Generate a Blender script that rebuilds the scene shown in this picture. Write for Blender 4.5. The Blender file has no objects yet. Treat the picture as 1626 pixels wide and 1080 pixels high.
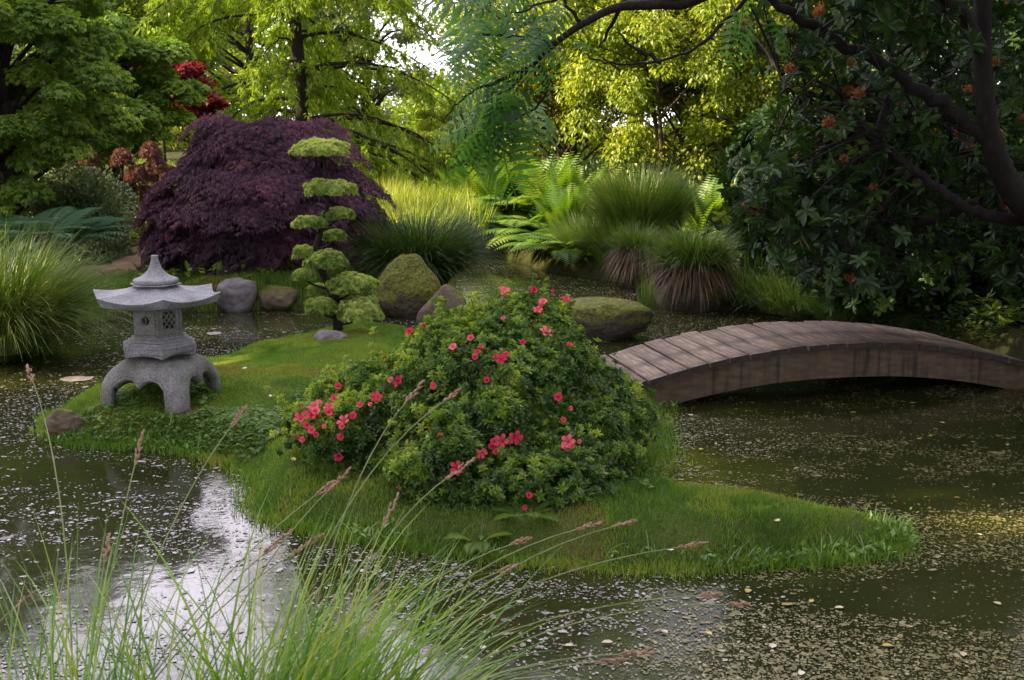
import bpy, math, numpy as np
from mathutils import Vector
rng = np.random.default_rng(11)
scene = bpy.context.scene
COL = scene.collection
R = math.radians
PI = math.pi
# ------------------------------------------------------------------ camera
FPX, CZ = 1826.0, 1.95
PITCH = math.atan(340 / FPX)
cam_data = bpy.data.cameras.new('camera')
cam_data.sensor_width = 36.0
cam_data.lens = 36.0 * FPX / 1626.0
cam_data.clip_start = 0.05
cam_data.clip_end = 3000
cam_data.dof.use_dof = True
cam_data.dof.focus_distance = 7.2
cam_data.dof.aperture_fstop = 7.0
cam = bpy.data.objects.new('camera', cam_data)
cam.location = (0, 0, CZ)
cam.rotation_euler = (PI / 2 - PITCH, 0, 0)
COL.objects.link(cam)
scene.camera = cam
# ------------------------------------------------------------------ light
SUN_EL, SUN_AZ = 31.0, -101.0          # azimuth measured from +Y, negative = towards -X (left)
sd = Vector((math.sin(R(SUN_AZ)) * math.cos(R(SUN_EL)), math.cos(R(SUN_AZ)) * math.cos(R(SUN_EL)), math.sin(R(SUN_EL))))
sun_data = bpy.data.lights.new('sun', 'SUN')
sun_data.energy = 5.0
sun_data.angle = R(0.7)
sun_data.color = (1.0, 0.80, 0.45)
sun = bpy.data.objects.new('sun', sun_data)
sun.rotation_euler = sd.to_track_quat('Z', 'Y').to_euler()
COL.objects.link(sun)
world = bpy.data.worlds.new("World")
scene.world = world
world.use_nodes = True
wn, wl = world.node_tree.nodes, world.node_tree.links
for n in list(wn): wn.remove(n)
sky = wn.new('ShaderNodeTexSky')
sky.sky_type = 'NISHITA'; sky.sun_disc = False
sky.sun_elevation = R(SUN_EL); sky.sun_rotation = R(SUN_AZ)
sky.air_density = 1.0; sky.dust_density = 2.0; sky.ozone_density = 1.5
tc = wn.new('ShaderNodeTexCoord')
cn = wn.new('ShaderNodeTexNoise'); cn.inputs['Scale'].default_value = 3.2; cn.inputs['Detail'].default_value = 6
cr = wn.new('ShaderNodeValToRGB')
cr.color_ramp.elements[0].position = 0.22; cr.color_ramp.elements[1].position = 0.52
mp = wn.new('ShaderNodeMapping'); mp.inputs['Scale'].default_value = (1, 1, 2.2)
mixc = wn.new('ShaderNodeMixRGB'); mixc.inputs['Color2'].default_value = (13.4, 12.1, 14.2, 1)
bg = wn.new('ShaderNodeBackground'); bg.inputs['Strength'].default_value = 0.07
wo = wn.new('ShaderNodeOutputWorld')
wl.new(tc.outputs['Generated'], mp.inputs['Vector']); wl.new(mp.outputs[0], cn.inputs['Vector'])
wl.new(cn.outputs['Fac'], cr.inputs[0]); wl.new(cr.outputs[0], mixc.inputs['Fac'])
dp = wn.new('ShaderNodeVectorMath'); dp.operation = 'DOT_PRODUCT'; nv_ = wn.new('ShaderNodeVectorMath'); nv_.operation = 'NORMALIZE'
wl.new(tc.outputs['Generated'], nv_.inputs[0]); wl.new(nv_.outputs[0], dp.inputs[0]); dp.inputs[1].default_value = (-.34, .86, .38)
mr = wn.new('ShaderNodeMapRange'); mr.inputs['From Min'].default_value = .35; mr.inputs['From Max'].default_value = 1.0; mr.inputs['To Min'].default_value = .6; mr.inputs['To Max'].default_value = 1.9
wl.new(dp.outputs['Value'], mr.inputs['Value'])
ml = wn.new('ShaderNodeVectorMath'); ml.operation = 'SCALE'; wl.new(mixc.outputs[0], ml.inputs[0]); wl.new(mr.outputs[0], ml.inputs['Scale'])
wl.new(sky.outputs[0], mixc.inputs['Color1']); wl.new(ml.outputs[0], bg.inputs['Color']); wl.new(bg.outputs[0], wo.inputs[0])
scene.view_settings.view_transform = 'Standard'
scene.view_settings.look = 'None'
scene.view_settings.exposure = 1.85
scene.view_settings.gamma = 1.0
scene.render.engine = 'CYCLES'
scene.cycles.max_bounces = 7
scene.cycles.diffuse_bounces = 3
scene.cycles.transmission_bounces = 4
scene.cycles.transparent_max_bounces = 4

# ------------------------------------------------------------------ projection helpers (photo pixels -> real positions)
cp, sp = math.cos(PITCH), math.sin(PITCH)
def ray(x, y):
    a, b = (x - 813) / FPX, (540 - y) / FPX
    return np.array([a, cp + b * sp, -sp + b * cp])
def px(x, y, z=0.0):
    d = ray(x, y); t = (z - CZ) / d[2]
    return np.array([0, 0, CZ]) + d * t
def pd(x, y, Y):
    d = ray(x, y); return np.array([0, 0, CZ]) + d * (Y / d[1])

# ------------------------------------------------------------------ object helpers
def tag(o, label=None, cat=None, group=None, kind=None):
    if label: o['label'] = label
    if cat: o['category'] = cat
    if group: o['group'] = group
    if kind: o['kind'] = kind
    return o
def empty(name, loc=(0, 0, 0), label=None, cat=None, group=None, rz=0.0):
    o = bpy.data.objects.new(name, None); COL.objects.link(o)
    o.location = loc; o.rotation_euler = (0, 0, rz); o.empty_display_size = 0.1
    return tag(o, label, cat, group)
def copy_tree(o, parent=None):
    c = o.copy(); COL.objects.link(c); c.parent = parent
    for ch in list(o.children): copy_tree(ch, c)
    return c

class MB:
    """collects arrays of verts/faces; builds ONE mesh object"""
    def __init__(s): s.v = []; s.f = []; s.r = []; s.n = 0; s.sm = []; s.mi = []
    def add(s, v, faces, rnd=None, smooth=False, mi=0):
        v = np.asarray(v, float).reshape(-1, 3)
        faces = np.asarray(faces, int)
        s.f.append(faces + s.n); s.v.append(v); s.sm.append((len(faces), smooth, mi))
        s.r.append(np.full(len(v), 0.5) if rnd is None else np.broadcast_to(rnd, (len(v),)).astype(float))
        s.n += len(v)
    def scatter(s, T, pos, d, n, scale, rnd=None, wscale=None):
        tv, tf = T
        N = len(pos)
        if N == 0: return
        d = d / (np.linalg.norm(d, axis=1, keepdims=True) + 1e-9)
        x = np.cross(d, n); x /= (np.linalg.norm(x, axis=1, keepdims=True) + 1e-9)
        z = np.cross(x, d)
        sc = np.broadcast_to(scale, (N,)).reshape(N, 1, 1)
        ws = 1.0 if wscale is None else np.broadcast_to(wscale, (N,)).reshape(N, 1, 1)
        V = pos[:, None, :] + sc * (tv[None, :, 0:1] * ws * x[:, None, :] + tv[None, :, 1:2] * d[:, None, :] + tv[None, :, 2:3] * z[:, None, :])
        K = len(tv)
        Fc = tf[None] + (np.arange(N) * K)[:, None, None]
        if rnd is None: rnd = rng.random(N)
        s.add(V.reshape(-1, 3), Fc.reshape(-1, tf.shape[1]), np.repeat(rnd, K))
    def tube(s, pts, rad, sides=6, rnd=0.5, cap=True):
        pts = np.asarray(pts, float); n = len(pts)
        rad = np.broadcast_to(rad, (n,)).astype(float)
        t = np.gradient(pts, axis=0); t /= (np.linalg.norm(t, axis=1, keepdims=True) + 1e-9)
        ref = np.array([0, 0, 1.0]) if abs(t[0, 2]) < .8 else np.array([1.0, 0, 0])
        u = np.cross(t, ref); u /= (np.linalg.norm(u, axis=1, keepdims=True) + 1e-9)
        w = np.cross(t, u)
        a = np.arange(sides) * 2 * PI / sides
        V = pts[:, None] + rad[:, None, None] * (np.cos(a)[None, :, None] * u[:, None] + np.sin(a)[None, :, None] * w[:, None])
        i = np.arange(n - 1)[:, None]; j = np.arange(sides)[None]; j2 = (j + 1) % sides
        Fq = np.stack([i * sides + j, i * sides + j2, (i + 1) * sides + j2, (i + 1) * sides + j], -1).reshape(-1, 4)
        s.add(V.reshape(-1, 3), Fq, rnd, True)
    def box(s, c, size, rz=0.0, rnd=0.5):
        x, y, z = np.array(size) / 2
        v = np.array([[-x, -y, -z], [x, -y, -z], [x, y, -z], [-x, y, -z], [-x, -y, z], [x, -y, z], [x, y, z], [-x, y, z]])
        ca, sa = math.cos(rz), math.sin(rz)
        v = v @ np.array([[ca, sa, 0], [-sa, ca, 0], [0, 0, 1]]) + np.array(c)
        s.add(v, [[0, 3, 2, 1], [4, 5, 6, 7], [0, 1, 5, 4], [1, 2, 6, 5], [2, 3, 7, 6], [3, 0, 4, 7]], rnd)
    def grid(s, V, smooth=True, rnd=0.5, wrap=False):
        a, b = V.shape[:2]
        i = np.arange(a - 1)[:, None]; j = np.arange(b if wrap else b - 1)[None]; j2 = (j + 1) % b
        Fq = np.stack([i * b + j, i * b + j2, (i + 1) * b + j2, (i + 1) * b + j], -1).reshape(-1, 4)
        s.add(V.reshape(-1, 3), Fq, rnd, smooth)
    def build(s, name, mats, parent=None, origin=None):
        me = bpy.data.meshes.new(name)
        if s.n == 0: s.add([[0, 0, 0], [0, 0, .001], [.001, 0, 0]], [[0, 1, 2]])
        V = np.concatenate(s.v)
        if origin is not None: V = V - np.array(origin)
        me.vertices.add(len(V)); me.vertices.foreach_set('co', V.astype(np.float32).ravel())
        tot = np.concatenate([np.full(len(f), f.shape[1]) for f in s.f])
        idx = np.concatenate([f.ravel() for f in s.f])
        me.loops.add(len(idx)); me.loops.foreach_set('vertex_index', idx.astype(np.int32))
        me.polygons.add(len(tot))
        st = np.concatenate([[0], np.cumsum(tot)[:-1]])
        me.polygons.foreach_set('loop_start', st.astype(np.int32))
        me.polygons.foreach_set('use_smooth', np.concatenate([np.full(n, m) for n, m, k in s.sm]))
        mats = mats if isinstance(mats, (list, tuple)) else [mats]
        for m in mats: me.materials.append(m)
        me.update(calc_edges=True)
        if len(mats) > 1:
            me.polygons.foreach_set('material_index', np.concatenate([np.full(n, k) for n, m, k in s.sm]).astype(np.int32))
        at = me.attributes.new('rnd', 'FLOAT', 'POINT')
        at.data.foreach_set('value', np.concatenate(s.r).astype(np.float32))
        o = bpy.data.objects.new(name, me); COL.objects.link(o)
        o.parent = parent
        if origin is not None and parent is None: o.location = origin
        return o

def unit(v): return v / (np.linalg.norm(v, axis=-1, keepdims=True) + 1e-9)
def rdir(N):
    return unit(rng.normal(size=(N, 3)))
def bez(a, b, c, n=8):
    t = np.linspace(0, 1, n)[:, None]
    return (1 - t) ** 2 * a + 2 * t * (1 - t) * b + t * t * c
def spline(P, n=6):
    P = np.asarray(P, float); Q = np.vstack([2 * P[0] - P[1], P, 2 * P[-1] - P[-2]]); out = []
    for i in range(1, len(Q) - 2):
        for t in np.linspace(0, 1, n, endpoint=False):
            out.append(.5 * ((2 * Q[i]) + (-Q[i-1] + Q[i+1]) * t + (2 * Q[i-1] - 5 * Q[i] + 4 * Q[i+1] - Q[i+2]) * t * t + (-Q[i-1] + 3 * Q[i] - 3 * Q[i+1] + Q[i+2]) * t ** 3))
    out.append(P[-1]); return np.array(out)
# value noise in numpy (for shapes)
_tab = rng.random((64, 64, 64))
def vnoise(p, s=1.0):
    p = np.asarray(p) * s + 1000.37; i = np.floor(p).astype(int); f = p - i; f = f * f * (3 - 2 * f)
    r = 0
    for a in (0, 1):
        for b in (0, 1):
            for c in (0, 1):
                w = (f[..., 0] if a else 1 - f[..., 0]) * (f[..., 1] if b else 1 - f[..., 1]) * (f[..., 2] if c else 1 - f[..., 2])
                r = r + w * _tab[(i[..., 0] + a) % 64, (i[..., 1] + b) % 64, (i[..., 2] + c) % 64]
    return r

# ------------------------------------------------------------------ templates
def T(v, f): return np.array(v, float), np.array(f, int)
LEAF1 = T([[0, 0, 0], [-.28, .45, .06], [0, 1, -.12], [.28, .45, .06]], [[0, 1, 2, 3]])
NARROW = T([[0, 0, 0], [-.11, .4, .02], [0, 1, -.15], [.11, .4, .02]], [[0, 1, 2, 3]])
LEAF2 = T([[0, 0, 0], [-.17, .3, .05], [-.19, .68, .02], [0, 1, -.1], [.19, .68, .02], [.17, .3, .05], [0, .5, -.02]],
          [[0, 1, 2, 6], [6, 2, 3, 4], [0, 6, 4, 5]])
def compose(items):
    vs, fs, k = [], [], 0
    for (tv, tf), M, off, s in items:
        vs.append((tv * s) @ np.array(M).T + np.array(off)); fs.append(tf + k); k += len(tv)
    return np.concatenate(vs), np.concatenate(fs)
def basis(d, n):
    d = np.array(d, float); d /= np.linalg.norm(d); x = np.cross(d, n); x /= np.linalg.norm(x); z = np.cross(x, d)
    return np.stack([x, d, z], 1)
def palmate(k, spread, droop, T0=NARROW):
    it = []
    for i in range(k):
        a = (i - (k - 1) / 2) / ((k - 1) / 2) * spread
        L = 1.0 - .35 * abs(a) / spread
        it.append((T0, basis((math.sin(a), math.cos(a), -droop), (0, 0, 1)), (0, 0, 0), L))
    return compose(it)
MAPLE = palmate(5, 1.7, .45)
MAPLE_W = palmate(5, 1.6, .15, LEAF1)
def rosette(k, up, T0, jitter=.15, seed=1):
    r = np.random.default_rng(seed); it = []
    for i in range(k):
        a = 2 * PI * i / k + r.normal() * jitter; u = up + r.normal() * .2
        # axis of the rosette is +Y (the scatter direction)
        it.append((T0, basis((math.cos(a), u, math.sin(a)), (0, 1, 0)), (0, 0, 0), 1 + r.normal() * .12))
    return compose(it)
LEAFA = T([[0, 0, 0], [-.19, .55, .07], [0, 1, -.1], [.19, .55, .07]], [[0, 1, 2, 3]])
ROS_A = compose([(rosette(7, .45, LEAFA, .3, seed=2), np.eye(3), (0, 0, 0), 1.0), (rosette(5, 1.5, LEAFA, .3, seed=3), np.eye(3), (0, .1, 0), .85)])
ROS_R = rosette(8, .05, LEAF2, .2, 5)
ROS_R2 = rosette(7, -.35, LEAF2, .25, 6)
def frond(n, wid, arch, T0=NARROW, k=.18, taper=1.3):
    it = []; 
    def P(t): return np.array([0, t * (1 - .25 * arch * t), -arch * t * t * .55 + arch * .12 * t])
    for i in range(n):
        t = .08 + .92 * (i + .5) / n
        L = wid * (math.sin(PI * min(1, (t ** .8) * .93 + .05)) ** .8) + .02
        p = P(t); q = P(min(1, t + .02)) - p; q /= np.linalg.norm(q)
        for sgn in (-1, 1):
            it.append((T0, basis(np.array([sgn * .95, 0, -.1]) + q * .35, np.cross([1, 0, 0], q)), p, L))
    v, f = compose(it)
    # rachis
    ts = np.linspace(0, 1, 7); rv = []; w = .008
    for t in ts: p = P(t); rv += [p + [w * (1.1 - t), 0, .002], p - [w * (1.1 - t), 0, -.002]]
    rf = [[2 * i, 2 * i + 1, 2 * i + 3, 2 * i + 2] for i in range(6)]
    return np.concatenate([v, rv]), np.concatenate([f, np.array(rf) + len(v)])
WPIN = T([[0, 0, 0], [-.14, .3, .02], [0, 1, -.08], [.14, .3, .02]], [[0, 1, 2, 3]])
FROND = frond(18, .24, .9, WPIN)
FROND_UP = frond(20, .2, .35, WPIN)
COMPOUND = frond(9, .235, .5, T([[0, 0, 0], [-.125, .4, .05], [0, 1, -.25], [.125, .4, .05]], [[0, 1, 2, 3]]))
FEATHER = frond(7, .22, .3, T([[0, 0, 0], [-.13, .4, 0], [0, 1, 0], [.13, .4, 0]], [[0, 1, 2, 3]]))

def blades(mb, pos, az, lean, bend, L, w, K=5, twist=None, rnd=None, pw=1.2):
    N = len(pos); p = pos.copy()
    b = lambda a: np.broadcast_to(a, (N,)).astype(float)
    lean, bend, L, w = b(lean), b(bend), b(L), b(w)
    tw = rng.normal(0, .5, N) if twist is None else b(twist)
    side = np.stack([-np.sin(az + tw), np.cos(az + tw), np.zeros(N)], 1)
    rows = []
    for k in range(K + 1):
        t = k / K
        ww = w * (1 - t ** 2.2) * .5 * (0.6 + .4 * min(1, t * 4)) + w * .02
        rows.append(p - side * ww[:, None]); rows.append(p + side * ww[:, None])
        th = lean + bend * (t + .5 / K) ** pw
        p = p + (L / K)[:, None] * np.stack([np.sin(th) * np.cos(az), np.sin(th) * np.sin(az), np.cos(th)], 1)
    V = np.stack(rows, 1)
    f = np.array([[2 * k, 2 * k + 1, 2 * k + 3, 2 * k + 2] for k in range(K)])
    Fq = f[None] + (np.arange(N) * (2 * K + 2))[:, None, None]
    if rnd is None: rnd = rng.random(N)
    mb.add(V.reshape(-1, 3), Fq.reshape(-1, 4), np.repeat(rnd, 2 * K + 2), True)

# ------------------------------------------------------------------ materials
def newmat(name):
    m = bpy.data.materials.new(name); m.use_nodes = True
    nt = m.node_tree
    for n in list(nt.nodes): nt.nodes.remove(n)
    return m, nt.nodes, nt.links
def ramp(nodes, links, src, stops):
    r = nodes.new('ShaderNodeValToRGB'); e = r.color_ramp.elements
    while len(e) > 1: e.remove(e[-1])
    e[0].position = stops[0][0]; e[0].color = (*stops[0][1], 1)
    for p_, c_ in stops[1:]:
        k = e.new(p_); k.color = (*c_, 1)
    links.new(src, r.inputs[0]); return r.outputs[0]
def leafmat(name, cols, trans=.45, gloss=.06, rough=.45, tint=(1.15, 1.1, .45)):
    """cols: list of (pos,color) over the per-leaf random value"""
    m, n, l = newmat(name)
    at = n.new('ShaderNodeAttribute'); at.attribute_name = 'rnd'
    ob = n.new('ShaderNodeObjectInfo')
    tcn = n.new('ShaderNodeTexCoord')
    no = n.new('ShaderNodeTexNoise'); no.inputs['Scale'].default_value = 1.6; no.inputs['Detail'].default_value = 2
    l.new(tcn.outputs['Object'], no.inputs['Vector'])
    mx = n.new('ShaderNodeMath'); mx.operation = 'MULTIPLY_ADD'; mx.inputs[1].default_value = .78
    l.new(at.outputs['Fac'], mx.inputs[0])
    m2 = n.new('ShaderNodeMath'); m2.operation = 'MULTIPLY_ADD'; m2.inputs[1].default_value = .9; m2.inputs[2].default_value = -.34
    l.new(no.outputs['Fac'], m2.inputs[0]); l.new(m2.outputs[0], mx.inputs[2])
    c = ramp(n, l, mx.outputs[0], cols)
    d = n.new('ShaderNodeBsdfDiffuse'); l.new(c, d.inputs[0])
    t = n.new('ShaderNodeBsdfTranslucent')
    tm = n.new('ShaderNodeMixRGB'); tm.blend_type = 'MULTIPLY'; tm.inputs[0].default_value = 1; tm.inputs[2].default_value = (tint[0], tint[1], tint[2], 1)
    l.new(c, tm.inputs[1]); l.new(tm.outputs[0], t.inputs[0])
    ms = n.new('ShaderNodeMixShader'); ms.inputs[0].default_value = trans
    l.new(d.outputs[0], ms.inputs[1]); l.new(t.outputs[0], ms.inputs[2])
    g = n.new('ShaderNodeBsdfGlossy'); g.inputs['Roughness'].default_value = rough
    mg = n.new('ShaderNodeMixShader'); mg.inputs[0].default_value = gloss
    l.new(ms.outputs[0], mg.inputs[1]); l.new(g.outputs[0], mg.inputs[2])
    o = n.new('ShaderNodeOutputMaterial'); l.new(mg.outputs[0], o.inputs[0])
    return m
def solid(name, stops, scale=20, detail=6, rough=.85, bump=.3, bscale=None, bdist=.01, stretch=None, spec=.3, speck=None, moss=None, coord='Object'):
    m, n, l = newmat(name)
    tcn = n.new('ShaderNodeTexCoord'); mpn = n.new('ShaderNodeMapping')
    if stretch: mpn.inputs['Scale'].default_value = stretch
    l.new(tcn.outputs[coord], mpn.inputs[0])
    no = n.new('ShaderNodeTexNoise'); no.inputs['Scale'].default_value = scale; no.inputs['Detail'].default_value = detail; no.inputs['Roughness'].default_value = .65
    l.new(mpn.outputs[0], no.inputs['Vector'])
    c = ramp(n, l, no.outputs['Fac'], stops)
    if speck:
        s = n.new('ShaderNodeTexNoise'); s.inputs['Scale'].default_value = speck[0]; s.inputs['Detail'].default_value = 2
        l.new(tcn.outputs[coord], s.inputs['Vector'])
        sr = ramp(n, l, s.outputs['Fac'], [(.35, (speck[1],) * 3), (.5, (1, 1, 1)), (.68, (speck[2],) * 3)])
        mm = n.new('ShaderNodeMixRGB'); mm.blend_type = 'MULTIPLY'; mm.inputs[0].default_value = 1
        l.new(c, mm.inputs[1]); l.new(sr, mm.inputs[2]); c = mm.outputs[0]
    if moss:
        ge = n.new('ShaderNodeNewGeometry'); sx = n.new('ShaderNodeSeparateXYZ'); l.new(ge.outputs['Normal'], sx.inputs[0])
        mn = n.new('ShaderNodeTexNoise'); mn.inputs['Scale'].default_value = moss[2]; mn.inputs['Detail'].default_value = 5
        l.new(tcn.outputs[coord], mn.inputs['Vector'])
        ad = n.new('ShaderNodeMath'); ad.operation = 'MULTIPLY_ADD'; ad.inputs[1].default_value = .6
        l.new(sx.outputs[2], ad.inputs[0]); l.new(mn.outputs['Fac'], ad.inputs[2])
        fr = ramp(n, l, ad.outputs[0], [(moss[1], (0, 0, 0)), (moss[1] + .12, (1, 1, 1))])
        mc = n.new('ShaderNodeTexNoise'); mc.inputs['Scale'].default_value = 40; l.new(tcn.outputs[coord], mc.inputs['Vector'])
        mcol = ramp(n, l, mc.outputs['Fac'], moss[0])
        mm = n.new('ShaderNodeMixRGB'); l.new(fr, mm.inputs[0]); l.new(c, mm.inputs[1]); l.new(mcol, mm.inputs[2]); c = mm.outputs[0]
    b = n.new('ShaderNodeBsdfPrincipled'); l.new(c, b.inputs['Base Color'])
    b.inputs['Roughness'].default_value = rough; b.inputs['Specular IOR Level'].default_value = spec
    if bump:
        bn = n.new('ShaderNodeTexNoise'); bn.inputs['Scale'].default_value = bscale or scale * 2; bn.inputs['Detail'].default_value = 6
        l.new(mpn.outputs[0], bn.inputs['Vector'])
        bp = n.new('ShaderNodeBump'); bp.inputs['Strength'].default_value = bump; bp.inputs['Distance'].default_value = bdist
        l.new(bn.outputs['Fac'], bp.inputs['Height']); l.new(bp.outputs[0], b.inputs['Normal'])
    o = n.new('ShaderNodeOutputMaterial'); l.new(b.outputs[0], o.inputs[0])
    return m
M = {}
M['bark'] = solid('bark', [(.3, (.009, .007, .005)), (.6, (.024, .018, .012)), (.78, (.06, .056, .04))], 9, stretch=(3, 3, .6), bump=.7, bscale=20, bdist=.02)
M['bark_dark'] = solid('bark_dark', [(.3, (.004, .003, .0025)), (.6, (.012, .009, .007)), (.78, (.04, .038, .026))], 9, stretch=(3, 3, 1), bump=.8, bscale=20, bdist=.02)
M['bark_brown'] = solid('bark_brown', [(.3, (.035, .024, .016)), (.7, (.10, .07, .045))], 9, stretch=(3, 3, .6), bump=.6, bdist=.02)
M['bark_pale'] = solid('bark_pale', [(.3, (.10, .085, .06)), (.7, (.24, .2, .15))], 7, bump=.4)
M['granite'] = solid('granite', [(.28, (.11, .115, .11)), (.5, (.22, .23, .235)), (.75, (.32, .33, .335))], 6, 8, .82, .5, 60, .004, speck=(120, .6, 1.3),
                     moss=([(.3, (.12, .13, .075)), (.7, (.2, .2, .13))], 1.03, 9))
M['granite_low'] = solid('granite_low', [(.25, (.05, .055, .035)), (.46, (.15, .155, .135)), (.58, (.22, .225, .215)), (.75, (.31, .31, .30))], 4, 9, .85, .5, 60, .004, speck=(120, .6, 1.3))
mossc = [(.3, (.05, .065, .012)), (.55, (.13, .14, .022)), (.75, (.22, .2, .04))]
M['rock_grey'] = solid('rock_grey', [(.3, (.09, .085, .085)), (.55, (.2, .19, .19)), (.75, (.33, .31, .31))], 5, 10, .8, .8, 14, .03, moss=(mossc, 1.05, 3))
M['rock_moss'] = solid('rock_moss', [(.3, (.05, .042, .03)), (.6, (.13, .11, .08)), (.75, (.2, .17, .12))], 5, 10, .9, 1, 22, .04, moss=(mossc, .44, 2.6))
M['rock_brown'] = solid('rock_brown', [(.3, (.06, .05, .035)), (.6, (.15, .12, .08)), (.75, (.22, .19, .13))], 5, 10, .9, .9, 14, .03, moss=(mossc, .86, 3))
def mat_wood():
    m, n, l = newmat('weathered_wood')
    tcn = n.new('ShaderNodeTexCoord'); mpn = n.new('ShaderNodeMapping'); mpn.inputs['Scale'].default_value = (14, 1.4, 14)
    l.new(tcn.outputs['Object'], mpn.inputs[0])
    at = n.new('ShaderNodeAttribute'); at.attribute_name = 'rnd'
    no = n.new('ShaderNodeTexNoise'); no.inputs['Scale'].default_value = 3; no.inputs['Detail'].default_value = 8; no.inputs['Distortion'].default_value = .4
    l.new(mpn.outputs[0], no.inputs['Vector'])
    c = ramp(n, l, no.outputs['Fac'], [(.3, (.08, .06, .04)), (.55, (.20, .158, .115)), (.75, (.33, .275, .205))])
    n2 = n.new('ShaderNodeTexNoise'); n2.inputs['Scale'].default_value = 5; n2.inputs['Detail'].default_value = 5; l.new(tcn.outputs['Object'], n2.inputs['Vector'])
    st = ramp(n, l, n2.outputs['Fac'], [(.35, (.45, .45, .42)), (.5, (.85, .85, .83)), (.65, (1.15, 1.12, 1.1))])
    mm = n.new('ShaderNodeMixRGB'); mm.blend_type = 'MULTIPLY'; mm.inputs[0].default_value = .85; l.new(c, mm.inputs[1]); l.new(st, mm.inputs[2])
    rr = ramp(n, l, at.outputs['Fac'], [(0, (.66, .6, .58)), (1, (1.2, 1.15, 1.1))])
    m3 = n.new('ShaderNodeMixRGB'); m3.blend_type = 'MULTIPLY'; m3.inputs[0].default_value = 1; l.new(mm.outputs[0], m3.inputs[1]); l.new(rr, m3.inputs[2])
    b = n.new('ShaderNodeBsdfPrincipled'); l.new(m3.outputs[0], b.inputs['Base Color']); b.inputs['Roughness'].default_value = .72
    b.inputs['Specular IOR Level'].default_value = .35
    bp = n.new('ShaderNodeBump'); bp.inputs['Strength'].default_value = .6; bp.inputs['Distance'].default_value = .004
    l.new(no.outputs['Fac'], bp.inputs['Height']); l.new(bp.outputs[0], b.inputs['Normal'])
    o = n.new('ShaderNodeOutputMaterial'); l.new(b.outputs[0], o.inputs[0]); return m
M['wood'] = mat_wood()
def mat_beam():
    m, n, l = newmat('bridge_beam_wood')
    tcn = n.new('ShaderNodeTexCoord')
    mpn = n.new('ShaderNodeMapping'); mpn.inputs['Scale'].default_value = (3, 3, 11); l.new(tcn.outputs['Object'], mpn.inputs[0])
    no = n.new('ShaderNodeTexNoise'); no.inputs['Scale'].default_value = 3; no.inputs['Detail'].default_value = 8; l.new(mpn.outputs[0], no.inputs['Vector'])
    c = ramp(n, l, no.outputs['Fac'], [(.3, (.05, .036, .02)), (.6, (.095, .07, .04)), (.75, (.14, .105, .06))])
    # vertical drip stains
    mp2 = n.new('ShaderNodeMapping'); mp2.inputs['Scale'].default_value = (14, 14, .9); l.new(tcn.outputs['Object'], mp2.inputs[0])
    n2 = n.new('ShaderNodeTexNoise'); n2.inputs['Scale'].default_value = 1.5; n2.inputs['Detail'].default_value = 6; l.new(mp2.outputs[0], n2.inputs['Vector'])
    s2 = ramp(n, l, n2.outputs['Fac'], [(.33, (.3, .32, .26)), (.42, (.8, .82, .75)), (.62, (1.1, 1.08, 1))])
    mm = n.new('ShaderNodeMixRGB'); mm.blend_type = 'MULTIPLY'; mm.inputs[0].default_value = 1; l.new(c, mm.inputs[1]); l.new(s2, mm.inputs[2])
    b = n.new('ShaderNodeBsdfPrincipled'); l.new(mm.outputs[0], b.inputs['Base Color']); b.inputs['Roughness'].default_value = .8
    bp = n.new('ShaderNodeBump'); bp.inputs['Strength'].default_value = .5; bp.inputs['Distance'].default_value = .004
    l.new(no.outputs['Fac'], bp.inputs['Height']); l.new(bp.outputs[0], b.inputs['Normal'])
    o = n.new('ShaderNodeOutputMaterial'); l.new(b.outputs[0], o.inputs[0]); return m
M['beam'] = mat_beam()
M['wood_end'] = solid('dark_end_grain', [(.3, (.018, .015, .011)), (.7, (.05, .042, .03))], 30, 5, .8, .4)
M['nail'] = solid('rusty_nail', [(.3, (.015, .012, .01)), (.7, (.04, .028, .02))], 30, 2, .6, 0)
M['soil'] = solid('soil', [(.3, (.022, .018, .01)), (.5, (.035, .04, .014)), (.7, (.05, .07, .02))], 2.5, 8, .95, .8, 30, .02, spec=.1)
M['turf'] = solid('turf', [(.3, (.04, .05, .015)), (.5, (.06, .09, .02)), (.7, (.09, .10, .03))], 3, 8, .95, .8, 60, .01, spec=.1)
M['path'] = solid('path_dirt', [(.3, (.16, .10, .065)), (.5, (.25, .165, .11)), (.7, (.33, .23, .16))], 6, 8, .95, .6, 60, .01, spec=.1)
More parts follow.
